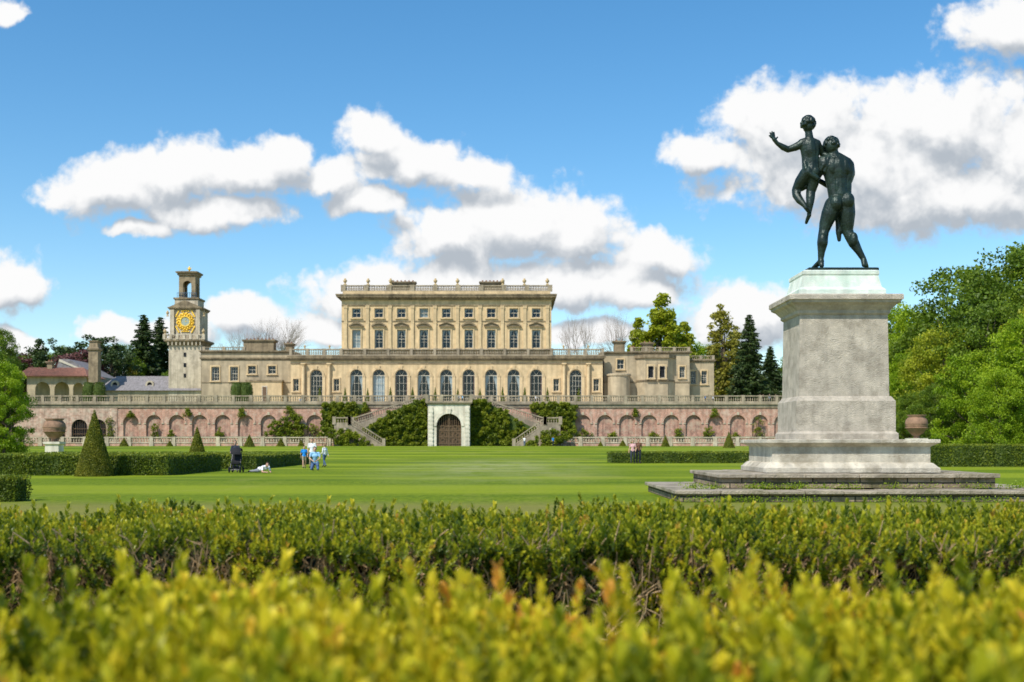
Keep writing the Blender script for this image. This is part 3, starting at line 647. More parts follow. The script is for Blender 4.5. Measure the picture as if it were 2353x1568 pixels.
mb.mat(M_STW); mb.box(x0-.05,x1+.05,284.9,284.99,9.3,PZ(868,285)); mb.mat(M_WFR); mb.prism([(PX(140,285),PZ(832,285)),(PX(140,285),PZ(826,285)),(x1,PZ(866,285)),(x1-.6,PZ(866,285))],283.8,283.99)
mb.out('gabled_house',((x0+x1)/2,285,9.3),label='gabled building with grey slate roof and pale bargeboard',category='building')
# ------------------------------------------------------------------ terrace wall
D1=225.; qx=lambda p:PX(p,D1); qz=lambda p:PZ(p,D1)
K0=empty('terrace_wall',(qx(1032),D1,.9),label='tall pink brick terrace retaining wall with blind arches',category='wall'); KL=K0.location.copy()
lefts=[301+52.7*i for i in range(9)]; rights=[1339+50.9*i for i in range(11)]
aop=lambda c:(qx(c)-1.5,qx(c)+1.5,qz(1004),qz(954),True)
xl,xr=qx(-60),qx(1900)
mb=MB(M_BRICK); zt=qz(937)
wall(mb,qx(270),qx(985),.3,zt,D1,D1+.38,[aop(c) for c in lefts]); wall(mb,qx(1080),xr,.3,zt,D1,D1+.38,[aop(c) for c in rights])
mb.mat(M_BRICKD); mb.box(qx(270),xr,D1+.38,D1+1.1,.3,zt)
mb.out('brick_face',KL,K0)
mb=MB(mat('patched_pink_stone',(.62,.44,.33),.35,1.2,streak=.4,stain=(.54,.46,.35),stain_amt=.7,brick=((.48,.29,.21),(.42,.36,.29),.6,.3,.015),big=.8))
wall(mb,xl,qx(269.9),.3,zt,D1-.1,D1+.4,[(qx(c)-1.55,qx(c)+1.55,1.2,qz(964),True) for c in(132,183,226)]); mb.mat(M_DARK); mb.box(xl,qx(269.8),D1+.4,D1+1.1,.3,zt); mb.out('stone_face',KL,K0)
mb=MB(M_GATE)
for c in(132,183,226):
    for i in range(-3,4): mb.tube((qx(c)+i*.42,D1+.2,1.2),(qx(c)+i*.42,D1+.2,qz(964)-.1-abs(i)*.16),.05,.05,4)
    for z in(2.,3.2,4.2): mb.tube((qx(c)-1.5,D1+.2,z),(qx(c)+1.5,D1+.2,z),.05,.05,4)
mb.out('window_grille',KL,K0)
mb=MB(M_BAL); mb.box(xl,qx(984),D1-.2,D1+1.2,zt,qz(930)); mb.box(xl,qx(984),D1-.45,D1+1.2,qz(930),9.3)
mb.box(qx(1079),xr,D1-.2,D1+1.2,zt,qz(930)); mb.box(qx(1079),xr,D1-.45,D1+1.2,qz(930),9.3)
mb.box(qx(270),xr,D1-.08,D1-.003,qz(1006),qz(1003)); mb.out('string_course',KL,K0)
mb=MB(M_BRICK); zz=qz(954)-1.5; mb.ring(0,zz,1.52,1.92,-.10,-.003); mb.mat(M_PALE); mb.box(-.22,.22,-.18,-.003,qz(954)+.0,qz(954)+.55)
mb.box(-1.95,-1.5,-.12,-.003,zz-.22,zz-.02); mb.box(1.5,1.95,-.12,-.003,zz-.22,zz-.02)
am=mb.mesh('arch_ring')
for c in lefts+rights:
    o=bpy.data.objects.new('arch_ring',am); place(o,(qx(c),D1,0),K0)
mb=MB(M_BAL); balustrade(mb,xl,qx(975),D1-.1,9.3,1.35,pier=3.3,sp=.42,r=.13); mb.out('parapet',KL,K0)
mb=MB(M_BAL); balustrade(mb,qx(1090),xr,D1-.1,9.3,1.35,pier=3.3,sp=.42,r=.13); mb.out('parapet',KL,K0)
D2=219.; 
for a,b_ in((-60,808),(1282,1900)):
    x0,x1=PX(a,D2),PX(b_,D2)
    mb=MB(M_BRICK); mb.box(x0,x1,D2-.12,D2+.12,.6,1.45)
    mb.mat(M_PALE); balustrade(mb,x0,x1,D2,1.45,1.15,pier=4.2,sp=.5,r=.16,pw=.34)
    n=round((x1-x0)/4.2)
    for i in range(n+1): 
        x=x0+i*(x1-x0)/n; mb.box(x-.4,x+.4,D2-.34,D2+.34,.6,1.45)
    mb.out('garden_balustrade',((x0+x1)/2,D2,.9),label='low pale stone balustrade on a brick plinth',category='balustrade',group='low balustrades below the terrace wall')
# ------------------------------------------------------------------ staircase & portal
S0=empty('garden_staircase',(PX(1031.5,217),217,.9),label='double stone staircase descending from terrace around arched portal',category='staircase'); SL=S0.location.copy()
def mir(p): return 2063-p
for sg in(0,1):
    f=(lambda p:p) if sg==0 else mir
    P=lambda p,d=221:PX(f(p),d)
    mb=MB(M_BAL); n=26; zt0,zb0=9.3,5.0; xa,xb=P(978),P(812)
    for i in range(n):
        x0=xa+(xb-xa)*i/n;x1=xa+(xb-xa)*(i+1)/n; z=zt0-(zt0-zb0)*(i+1)/n; mb.box(min(x0,x1),max(x0,x1),220,D1-.46,.7,z)
    xc=P(778); mb.box(min(xb,xc),max(xb,xc),215.5,D1-.46,.7,zb0)
    mb.out('upper_flight',SL,S0)
    mb=MB(M_BAL); xd=P(882,216); xb2=P(812,221)
    for i in range(n):
        x0=xb2+(xd-xb2)*i/n;x1=xb2+(xd-xb2)*(i+1)/n; z=zb0-(zb0-.95)*(i+1)/n; mb.box(min(x0,x1),max(x0,x1),215.5,219.2,.7,z)
    mb.out('lower_flight',SL,S0)
    mb=MB(M_BAL)
    def slope(p,q,h=1.25):
        p=Vector(p);q=Vector(q); n=max(3,int(abs(q.x-p.x)/.42)); y=p.y
        for za,zb_ in((.02,.25),(h-.22,h)):
            P_=[(p.x,p.z+za),(q.x,q.z+za),(q.x,q.z+zb_),(p.x,p.z+zb_)]
            mb.prism(P_ if q.x>p.x else P_[::-1],y-.2,y+.2)
        for i in range(n):
            c=p.lerp(q,(i+.5)/n); baluster(mb,c.x,y,c.z+.25,h-.47,.12)
        for c in(p,q): mb.box(c.x-.32,c.x+.32,y-.32,y+.32,c.z-.1,c.z+h+.12)
    slope((xa,220.2,9.3),(xb,220.2,5.0)); slope((xb2,215.7,5.0),(xd,215.7,.95)); slope((xc,215.7,5.0),(xb2+(.05 if xb2>xc else -.05),215.7,5.0))
    mb.out('stair_balustrade',SL,S0)
    mb=MB(M_PALE); c=P(797,216); mb.box(c-.45,c+.45,214.2,215.1,.9,3.1); mb.profile(c,214.65,.4,.4,[(.05,3.1),(.15,3.2),(.15,3.35),(-.05,3.4)]); mb.lathe([(.12,3.4),(.1,3.6),(.35,3.9),(.4,4.2),(.45,4.3),(.3,4.32)],c,214.65,12)
    mb.out('stone_pier',(c,214.6,.9),S0)
mb=MB(M_PORT); pl=lambda p:PX(p,216); pz=lambda p:PZ(p,216)
wall(mb,pl(983),pl(1080),.7,pz(930),216,217,[(pl(1003),pl(1060),.75,pz(951),True)])
mb.box(pl(983),pl(983)+.8,217,D1-.47,.7,pz(930)); mb.box(pl(1080)-.8,pl(1080),217,D1-.47,.7,pz(930)); mb.box(pl(983),pl(1080),217.001,D1-.47,pz(936),pz(930)-.002)
r=(pl(1060)-pl(1003))/2;cxp=pl(1031.5);zz=pz(951)-r
mb.ring(cxp,zz,r+.02,r+.5,215.85,215.997); mb.prism([(cxp-.3,pz(951)),(cxp+.3,pz(951)),(cxp+.45,pz(940)),(cxp-.45,pz(940))],215.7,215.997)
for sx in(-1,1):
    mb.box(cxp+sx*3.4-.4,cxp+sx*3.4+.4,215.8,215.997,.7,pz(936))
    for k in range(9): mb.box(cxp+sx*3.4-.46,cxp+sx*3.4+.46,215.76,215.799,1.1+k*.75,1.55+k*.75)
mb.mat(M_BAL); cornice(mb,pl(983),pl(1080),216,224,pz(930),pz(924),.4)
mb.out('portal',SL,S0)
mb=MB(M_BAL); balustrade(mb,pl(981),pl(1082),216.1,pz(924),1.3,pier=2.7,sp=.42,r=.13); mb.out('portal_balustrade',SL,S0)
mb=MB(M_GATE); zz0=.8; zs_=zz
for i in range(-6,7):
    x=cxp+i*r*2/13; mb.box(x-.05,x+.05,216.5,216.58,zz0,zs_+math.sqrt(max(0,r*r-(i*r*2/13)**2))*.98)
for z in(1.4,2.6,3.8,zs_): mb.box(cxp-r,cxp+r,216.48,216.56,z-.1,z+.1)
mb.box(cxp-.12,cxp+.12,216.42,216.47,zz0,zs_+r*.95); mb.box(cxp-r,cxp+r,216.62,216.68,zz0,4.4)
for k in range(2):
    for j in range(3): mb.ring(cxp+(k-.5)*r,2.0+j*1.2,.3,.42,216.40,216.47,0,2*math.pi,12)
mb.mat(M_DARK); mb.box(cxp-r-.3,cxp+r+.3,219,219.2,.8,pz(945)); mb.out('gate',SL,S0)
# ------------------------------------------------------------------ creepers
def shrub(poly,d,depth,label,n=5000,name='climbing_shrub',leaf=.3,lm=LF_IVY,back=True):
    xs_=[PX(p[0],d) for p in poly]; zs_=[PZ(p[1],d) for p in poly]
    def inside(x,z):
        c=False;k=len(poly);j=k-1
        for i in range(k):
            if (zs_[i]>z)!=(zs_[j]>z) and x<(xs_[j]-xs_[i])*(z-zs_[i])/(zs_[j]-zs_[i])+xs_[i]: c=not c
            j=i
        return c
    P=[]
    ar=(max(xs_)-min(xs_))*(max(zs_)-min(zs_)); k=max(12,int(ar*2.6))
    while len(P)<k:
        x=min(xs_)+rng.random()*(max(xs_)-min(xs_)); z=min(zs_)+rng.random()*(max(zs_)-min(zs_))
        if inside(x,z): P.append((x,d-depth*(.2+.8*rng.random()),z))
    P=np.array(P); C,a=clumps(P,max(20,n//k),.32+.3*rng.random(k),.9)
    loc=Vector((sum(xs_)/len(xs_),d,min(zs_)))
    me=leafmesh(name,C-np.array(loc),leaf*(.6+.8*rng.random(len(C))),a,lm)
    o=bpy.data.objects.new(name,me); place(o,loc,None); props(o,label=label,category='shrub',group='creepers on the terrace wall')
    mb=MB(M_BARK)
    for i in range(14):
        q=P[rng.integers(k)]; mb.tube((q[0]+rng.normal()*.3,d,max(min(zs_),.9)),(q[0],d-.1,q[2]),.06,.02,4)
    if back:
        mb.mat(M_CORED); cxm=sum(xs_)/len(xs_);czm=sum(zs_)/len(zs_); mb.prism([(cxm+(x-cxm)*.95,czm+(z-czm)*.93) for x,z in zip(xs_,zs_)][::-1],d-depth*.35,d-.05)  # flat slab behind the leaves, coloured dark for the shade within
    mb.out('stem',loc,o)
    return o
A=[(832,1026),(832,986),(870,966),(900,944),(950,922),(983,918),(983,1026)]
shrub(A,219.4,1.3,'dense green creeper covering the stair wall',36000)
shrub([(mir(x),y) for x,y in A],219.4,1.3,'dense green creeper covering the stair wall',36000)
B=[(738,988),(740,928),(800,925),(838,928),(850,938),(820,960),(795,974),(765,988)]
shrub(B,224.6,1.0,'thick leafy climber on the brick wall',16000)
shrub([(mir(x),y) for x,y in B],224.6,1.0,'thick leafy climber on the brick wall',16000)
Cc=[(790,1026),(738,1000),(742,985),(790,988),(812,992),(850,1016),(858,1026)]
shrub(Cc,214.6,1.2,'low bushy green shrubs at the stair foot',8000,back=False)
shrub([(mir(x),y) for x,y in Cc],214.6,1.2,'low bushy green shrubs at the stair foot',8000,back=False)
shrub([(605,1000),(625,972),(655,955),(690,950),(705,985),(690,1005),(640,1003)],224.7,.9,'bushy climber against the brick arches',6000,back=False)
for p,y0,w in((357,965,8),(720,970,14),(1345,985,18),(1410,992,16),(1500,992,14),(1560,975,7),(1630,980,10),(1690,995,10),(665,940,10),(430,945,9),(300,950,6),(250,955,10),(555,948,8),(1640,948,9),(505,985,9),(1460,948,7),(1745,955,12),(395,990,8)):
    shrub([(p-w,1004),(p-w,y0+10),(p,y0),(p+w,y0+14),(p+w,1004)] if y0>950 else [(p-w,y0+10),(p,y0-12),(p+w,y0+8)],224.8,.4,'small straggling climber on the brick wall',500,leaf=.25,back=False)
# ------------------------------------------------------------------ hedges
def hedge(x0,x1,y0,y1,z1,label,n=12000,leaf=.09,group='clipped box hedges on the lawn'):
    zb=min(zg((x0+x1)/2,y0),zg((x0+x1)/2,y1)); loc=Vector(((x0+x1)/2,(y0+y1)/2,zb))
    A=[(x1-x0)*(z1-zb)*2.4,(y1-y0)*(z1-zb),(x1-x0)*(y1-y0)]; tot=sum(A); P=[]
    n1=int(n*A[0]/tot);n2=int(n*A[1]/tot);n3=n-n1-n2
    P.append(np.stack([x0+rng.random(n1)*(x1-x0),np.full(n1,y0),zb+rng.random(n1)*(z1-zb)],1))
    P.append(np.stack([np.where(rng.random(n2)<.3,x0,x1),y0+rng.random(n2)*(y1-y0),zb+rng.random(n2)*(z1-zb)],1))
    P.append(np.stack([x0+rng.random(n3)*(x1-x0),y0+rng.random(n3)*(y1-y0),np.full(n3,z1)],1))
    C=np.concatenate(P)+rng.normal(size=(n,3))*.03
    C+=(.02*np.sin(C[:,:1]*2.3)+.015*np.sin(C[:,1:2]*5+C[:,:1]*7))
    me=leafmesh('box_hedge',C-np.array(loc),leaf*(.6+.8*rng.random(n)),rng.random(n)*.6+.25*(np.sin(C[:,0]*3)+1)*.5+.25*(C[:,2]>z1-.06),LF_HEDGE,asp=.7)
    o=bpy.data.objects.new('box_hedge',me); place(o,loc,None); props(o,label=label,category='hedge',group=group)
    mb=MB(M_CORED); mb.box(x0+.04,x1-.04,y0+.04,y1-.04,zb-.1,z1-.04); mb.out('inner_branches',loc,o)  # solid core; the shade inside the hedge is put into its dark colour
hedge(PX(-60,53.6),PX(385,53.6),53.6,63.5,.93,'long clipped green box hedge on the lawn',42000,.08)
hedge(PX(398,66),PX(588,66),66,86,.80,'clipped box hedge with squared corner',26000)
hedge(PX(-120,29.6),PX(32,29.6),29.6,30.5,.60,'small low clipped box hedge end',9000,.05)
hedge(PX(1405,86),PX(1850,86),86,90,.80,'clipped box hedge beside the strolling couple',16000)
hedge(PX(2100,73),PX(2520,73),73,78,1.35,'tall clipped box hedge near the woodland',20000)
def topiary(px,d,w,top,label,group='clipped conical topiary on the lawn',n=5000,leaf=.09,base=None):
    x=PX(px,d); z0=zg(x,d) if base is None else base; z1=PZ(top,d); h=z1-z0; r=w/2
    t=1-np.sqrt(rng.random(n)); a=rng.random(n)*6.28; rr=r*(1-t)+.01
    C=np.stack([rr*np.cos(a),rr*np.sin(a),t*h],1)+rng.normal(size=(n,3))*.012
    me=leafmesh('topiary_cone',C,leaf*(.6+.8*rng.random(n)),rng.random(n)*.7+.25*np.sin(t*7+a)**2,LF_YEW,asp=.7)
    o=bpy.data.objects.new('topiary_cone',me); place(o,(x,d,z0),None); props(o,label=label,category='topiary',group=group)
    mb=MB(M_CORED); mb.lathe([(r*.95,-.05),(r*.50,h*.46),(.02,h*.95)],0,0,20)  # solid cone without branches, coloured dark as the inner shade
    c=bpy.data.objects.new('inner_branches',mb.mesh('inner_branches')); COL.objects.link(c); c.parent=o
topiary(217,52.4,1.66,941,'large clipped yew cone beside the hedge',n=28000,leaf=.042)
topiary(453,110,1.75,979,'clipped yew cone behind the hedge',n=8000,leaf=.08)
for p,d,w,t in((285,200,1.6,1006),(390,205,1.2,1013),(573,185,1.8,998),(645,198,1.5,1006),(692,204,1.2,1011),(1431,204,1.3,1011),(1452,206,1.1,1014),(1529,190,1.4,1000),(1675,172,1.7,991),(1380,210,.9,1015)):
    topiary(p,d,w,t,'small clipped cone on far lawn',n=2200,leaf=.11)
for p in(793,845,897,948,1000,1052,1103,1155,1206,1258,735,1330):
    topiary(p,247.5,1.3,887+(p%3)*2,'small potted conical shrub on the terrace',group='conical shrubs along the terrace',n=600,leaf=.18,base=9.31)
for p in(205,228,545,566):
    x=PX(p,235); r=1.3; n=1500; u=rng.normal(size=(n,3)); u/=np.linalg.norm(u,axis=1)[:,None]
    C=np.stack([u[:,0]*r,u[:,1]*r,2.3+np.clip(u[:,2]*2.8,-2.3,2.0)],1)+rng.normal(size=(n,3))*.05
    me=leafmesh('drum_yew',C,.2*(.6+.8*rng.random(n)),rng.random(n)*.4,LF_HEDGE); o=bpy.data.objects.new('drum_yew',me); place(o,(x,235,9.31),None); props(o,label='dark drum shaped clipped yew on the terrace',category='topiary',group='drum shaped yews')
    mb=MB(M_CORED); mb.lathe([(r*.7,0),(r*.93,1.2),(r*.9,3.5),(r*.5,4.2)],0,0,14); c=bpy.data.objects.new('inner_branches',mb.mesh('inner_branches')); COL.objects.link(c); c.parent=o  # solid drum core, inner shade given by its dark colour
# ------------------------------------------------------------------ urns
def urn(px,d,s,label,ztop_px):
    x=PX(px,d); z=zg(x,d); zt=PZ(ztop_px,d); hb=s*1.05; zp=zt-hb
    e=empty('garden_urn',(x,d,z),label=label,category='urn',group='large stone urns')
    mb=MB(M_PORT); mb.profile(x,d,s*.30,s*.30,[(.12,z),(.12,z+.2),(.02,z+.3),(0,zp-.25),(.1,zp-.15),(.1,zp)]); mb.out('pedestal',e.location,e)
    mb=MB(M_URN); pr=[(.16,0),(.13,.06),(.12,.1),(.28,.2),(.46,.42),(.5,.62),(.47,.78),(.38,.88),(.34,.92),(.42,.97),(.42,1.0),(.3,1.0)]
    mb.lathe([(r*s,zp+h*hb) for r,h in pr],x,d,28)
    for k in(.42,.6): mb.lathe([(s*.49,zp+hb*k),(s*.515,zp+hb*(k+.02)),(s*.49,zp+hb*(k+.04))],x,d,28)
    mb.out('bowl',e.location,e,smooth=True)
urn(125,80,1.52,'round brown stone urn on pale pedestal',962)
urn(2106,60,1.14,'round brown stone urn behind the monument',954)
# ------------------------------------------------------------------ pedestal
Q0=empty('statue_pedestal',(9.1,33,0),label='tall grey stone pedestal on stepped slabs',category='pedestal'); QL=Q0.location.copy()
def slab(x0,x1,y0,y1,z0,z1,nm):
    mb=MB(M_SLAB); cy_=(y0+y1)/2; mb.box(x0+.1,x1-.1,y0+.1,y1-.1,z0,z1-.10); 
    mb.mat(M_SLABT); n=max(3,int((x1-x0)/1.1)); 
    xe=[x0+(x1-x0)*i/n+(0 if i in(0,n) else rng.normal()*.12) for i in range(n+1)]
    for i in range(n):
        a=xe[i]+.010;b_=xe[i+1]-.010; dz=rng.normal()*.010; dy=rng.normal()*.025
        mb.profile((a+b_)/2,cy_+dy,(b_-a)/2-.01,(y1-y0)/2-.01,[(0,z1-.098),(.01,z1-.085),(.01,z1-.015+dz),(0,z1+dz)])
    mb.out(nm,QL,Q0)
slab(4.1,14.1,29.3,36.0,-.05,.30,'lower_step'); slab(5.4,12.76,30.4,35.4,.32,.68,'upper_step')
mb=MB(M_PEDB); cx=9.17; hwx=2.36-.2; cyb=33.0; hwy=1.55
zc=PZ(1010,31.2); mb.profile(cx,cyb,hwx-.02,hwy-.02,[(.20,.70),(.20,.82),(.16,.85),(.06,.95),(0,.97),(0,zc-.2),(.05,zc-.17),(.16,zc-.11),(.2,zc-.09),(.2,zc-.012),(.19,zc)]); mb.out('plinth',QL,Q0)
mb=MB(M_PED); zA=PZ(910,31.8)
mb.profile(9.15,33.0,1.36,1.12,[(.06,zc+.002),(.06,zc+.16),(.0,zc+.22),(-.0,zA-.13),(-.03,zA-.1),(-.08,zA-.02),(-.10,zA)])
mb.out('base_block',QL,Q0)
zB=5.02; mb=MB(M_PED); mb.profile(9.13,33.0,1.24,1.0,[(.0,zA+.002),(-.03,zB)]); mb.out('shaft',QL,Q0)
mb=MB(M_PED); zC=PZ(676,31.8); mb.profile(9.12,33.0,1.22,.98,[(.0,zB+.002),(.05,zB+.05),(.05,zB+.12),(.12,zB+.2),(.17,zB+.26),(.27,zB+.32),(.29,zB+.38),(.33,zB+.4),(.33,zC-.03),(.31,zC)]); mb.out('cornice',QL,Q0)
zD=PZ(620,32.2); mb=MB(M_PEDW); mb.profile(9.10,33.0,1.2,.95,[(0,zC+.002),(0,zC+.16),(-.03,zC+.19),(-.09,zC+.24),(-.16,zD-.16),(-.14,zD-.12),(-.14,zD-.03),(-.2,zD)]); mb.out('cap',QL,Q0)
Cw=[];
for i in range(60):
    x=4.4+rng.random()*9; y=29.22 if rng.random()<.5 else 30.3; z=.02 if y<30 else .31; k=int(30+90*rng.random()); Cw.append(np.array([x,y,z])+rng.normal(size=(k,3))*np.array([.18,.05,.05])+np.array([0,0,.05]))
Cw=np.concatenate(Cw); me=leafmesh('weeds',Cw,.045,rng.random(len(Cw)),LF_LIME); o=bpy.data.objects.new('weeds',me); place(o,(0,0,0),None); props(o,label='tufts of weeds growing along slab joints',category='weeds',kind='stuff')
# ------------------------------------------------------------------ bodies
def body(name,prims,loc,voxel,parent=None,smooth_it=4,rot=0,scale=1,**k):
    mb=MB(); segs=[]
    for pr in prims:
        kd,ar,m=pr; mb.mat(m)
        if kd=='c': mb.cap(*ar); segs.append((Vector(ar[0]),Vector(ar[1]),ar[2],ar[3],m))
        else: mb.ell(ar[0],ar[1],12,9); segs.append((Vector(ar[0]),None,ar[1],0,m))
    me=mb.mesh(name); t=bpy.data.objects.new('tmp',me); COL.objects.link(t)
    r=t.modifiers.new('r','REMESH'); r.mode='VOXEL'; r.voxel_size=voxel; r.use_smooth_shade=True
    s=t.modifiers.new('s','SMOOTH'); s.factor=.5; s.iterations=smooth_it
    dg=bpy.context.evaluated_depsgraph_get(); nm=bpy.data.meshes.new_from_object(t.evaluated_get(dg)); nm.name=name
    bpy.data.objects.remove(t)
    nm.materials.clear()
    ml=[]
    for sg in segs:
        if sg[4] not in ml: ml.append(sg[4])
    for m in ml: nm.materials.append(m)
    if len(ml)>1:
        n=len(nm.polygons); C=np.zeros(n*3); nm.polygons.foreach_get('center',C); C=C.reshape(-1,3)
        best=np.full(n,1e9); idx=np.zeros(n,dtype=np.int32)
        for p,q,a,b_,m in segs:
            p_=np.array(p)
            if q is None:
                d=(np.linalg.norm((C-p_)/np.array(a),axis=1)-1)*min(a)
            else:
                v=np.array(q)-p_; L2=max(1e-9,v@v); t_=np.clip((C-p_)@v/L2,0,1); d=np.linalg.norm(C-p_-t_[:,None]*v,axis=1)-(a+(b_-a)*t_)
            w=d<best; best[w]=d[w]; idx[w]=ml.index(m)
        nm.polygons.foreach_set('material_index',idx)
    nm.polygons.foreach_set('use_smooth',[True]*len(nm.polygons))
    o=bpy.data.objects.new(name,nm); place(o,loc,parent); o.rotation_euler=(0,0,rot); o.scale=(scale,)*3; props(o,**k); return o
ST=empty('bronze_statue',(PX(1920,33),33,zD),label='dark bronze statue of striding man lifting a youth',category='statue'); SB=ST.location.copy(); U=1/81.06
def S(px,py,dy=0): return (PX(px,33)-SB.x,dy,PZ(py,33)-SB.z)
B_=M_BRZ
def C_(a,b_,r0,r1): return('c',(a,b_,r0*U,r1*U),B_)
def E_(c,rx,ry,rz): return('e',(c,(rx*U,ry*U,rz*U)),B_)
def limb(pts,k=1.):
    return [C_(pts[i][0],pts[i+1][0],pts[i][1]*k,pts[i+1][1]*k) for i in range(len(pts)-1)]
man=[E_(S(1930,456),24,19,22),E_(S(1918,470,-.13),16,16,19),E_(S(1944,464,-.13),17,16,20)]
man+=limb([(S(1930,450),21),(S(1928,432),19.5),(S(1927,414),20),(S(1926,396),23),(S(1923,382),23)])
man+=limb([(S(1918,452),14.5),(S(1912,424),13),(S(1906,396),15),(S(1901,377),15)])+limb([(S(1942,448),14.5),(S(1944,422),13),(S(1948,396),15),(S(1946,380),15)])
man+=[E_(S(1911,385,-.14),12,9,20),E_(S(1938,387,-.15),12,9,20),E_(S(1920,428,-.16),6,6,22),E_(S(1932,428,-.16),6,6,22)]
man+=limb([(S(1894,372),13),(S(1910,363),12),(S(1926,364),13),(S(1945,376),14)])+limb([(S(1920,366),14),(S(1916,354),11.5),(S(1913,343),11)])
man+=[E_(S(1911,337,.02),16,18,19),E_(S(1903,345,.14),7,8,8)]
man+=limb([(S(1890,372),13.5),(S(1885,388,.05),12.5),(S(1879,404,.10),10),(S(1868,414,.12),10),(S(1853,427,.15),6.5),(S(1846,432,.2),5)])
man+=limb([(S(1949,381),14),(S(1954,398,.06),12.5),(S(1953,412,.18),10.5),(S(1932,418,.38),9.5),(S(1915,420,.45),7),(S(1885,405,.4),5.5)])
man+=limb([(S(1914,472),20),(S(1906,493,.02),19),(S(1899,513,.05),15.5),(S(1894,532,.05),12),(S(1891,545,.0),12),(S(1889,560,-.04),12.5),(S(1887,580,-.02),8.5),(S(1886,598,0),6.5)])
man+=[E_(S(1888,555,-.10),10,10,17),C_(S(1886,601,-.05),S(1876,612,.32),7,5),C_(S(1886,601,-.04),S(1886,612,-.1),7,5.5)]
man+=limb([(S(1943,470),21),(S(1946,493,.0),19.5),(S(1947,513,.0),16),(S(1948,531,.02),12.5),(S(1953,545,-.02),12),(S(1960,560,-.08),12.5),(S(1971,580,-.12),8.5),(S(1981,598,-.14),6.5)])
man+=[E_(S(1958,553,-.16),10,10,17),C_(S(1981,601,-.16),S(1994,612,.10),7,5),C_(S(1981,601,-.16),S(1980,612,-.22),7,5.5)]
man+=limb([(S(1927,488,.12),8),(S(1931,512,.14),8),(S(1930,532,.12),7),(S(1931,550,.12),4.5)])
man+=[E_(S(1893,378,-.02),13,15,16)]+limb([(S(1900,368,-.12),5),(S(1897,384,-.13),5.5),(S(1893,396,-.10),4.5)])+limb([(S(1893,366,-.12),4),(S(1889,382,-.14),4.5),(S(1884,394,-.10),3.5)])
for i in range(80):
    a=rng.random()*6.28;b2=rng.random()*1.8; man.append(E_((S(1911,335,.02)[0]+16.5*U*math.sin(b2)*math.cos(a),.02+18*U*math.sin(b2)*math.sin(a)*.95,S(0,335)[2]+19.5*U*math.cos(b2)),4,4,4))
for k in range(5): man.append(C_(S(1847,431,.2),S(1841-k*1.0,428+k*3.3,.2-.05*k),3.2,2.5))
for k in range(4): man.append(C_(S(1886,404,.38),S(1878,398+k*4,.30),3.2,2.5))
body('carrying_figure',man,SB,.016,ST,4)
yth=[E_(S(1857,290),12.5,15,16)]+limb([(S(1858,303),8.5),(S(1860,318),9.5)])+limb([(S(1843,329),10),(S(1860,325),11),(S(1877,331),10)])
yth+=limb([(S(1860,334),16),(S(1861,348),17),(S(1863,364),14),(S(1864,380),14.5),(S(1863,392),17)])+limb([(S(1849,334),12),(S(1852,362),10),(S(1855,390),12)])+limb([(S(1873,334),12),(S(1872,362),10),(S(1872,390),12)])
yth+=[E_(S(1855,397,-.09),12,11,13),E_(S(1870,397,-.09),12,11,13)]
yth+=limb([(S(1842,331),10),(S(1828,338,.03),9),(S(1812,343,.05),7.3),(S(1800,339,0),7.3),(S(1785,331,-.05),4.8),(S(1777,322,-.08),4.8)])
yth+=[C_(S(1777,322,-.08),S(1770,318,-.1),3,2.2),C_(S(1770,318,-.1),S(1766,314,-.1),2.2,1.9),
 C_(S(1776,321,-.08),S(1768,307,-.08),2.7,2.0),C_(S(1777,320,-.06),S(1773,304,-.05),2.7,2.0),C_(S(1779,320,-.04),S(1778,305,-.02),2.7,2.0),C_(S(1781,322,-.02),S(1787,315,.03),2.7,2.0)]
yth+=limb([(S(1877,332),9.5),(S(1886,342,.06),8.5),(S(1893,352,.12),7.5),(S(1900,358,.02),6.5),(S(1908,362,-.08),5),(S(1914,366,-.16),4)])
# raised bent leg (knee out, foot tucked) and hanging leg with a clear gap between the shins
yth+=limb([(S(1852,400),15),(S(1842,416,.10),14),(S(1834,434,.20),11),(S(1833,446,.14),10),(S(1838,460,.02),9),(S(1846,473,-.10),6),(S(1849,480,-.14),5)])+limb([(S(1849,480,-.14),5),(S(1856,487,-.08),4.5),(S(1861,490,-.02),3.5)])
yth+=limb([(S(1870,400),15),(S(1869,420,.06),14),(S(1865,440,.10),11),(S(1863,455,.04),10.5),(S(1861,470,.0),8.5),(S(1860,486,.0),5.5),(S(1859,494,.0),5)])+limb([(S(1859,495,-.03),5),(S(1857,503,.08),4.5),(S(1856,510,.16),3.5)])
yth+=limb([(S(1847,376,-.08),5),(S(1850,392,-.14),5.5),(S(1860,404,-.16),5.5),(S(1874,412,-.14),6)])
for i in range(90):
    a=rng.random()*6.28;b2=rng.random()*2.0; yth.append(E_((S(1857,0)[0]+15*U*math.sin(b2)*math.cos(a),15.5*U*math.sin(b2)*math.sin(a),S(0,286)[2]+17.5*U*math.cos(b2)),4.1,4.1,4.1))
body('lifted_figure',yth,SB,.015,ST,4)
mb=MB(M_BRZ); mb.profile(PX(1922,33),33,.98,.72,[(0,zD+.003),(0,zD+.06),(-.03,zD+.08)]); mb.out('bronze_base',SB,ST)
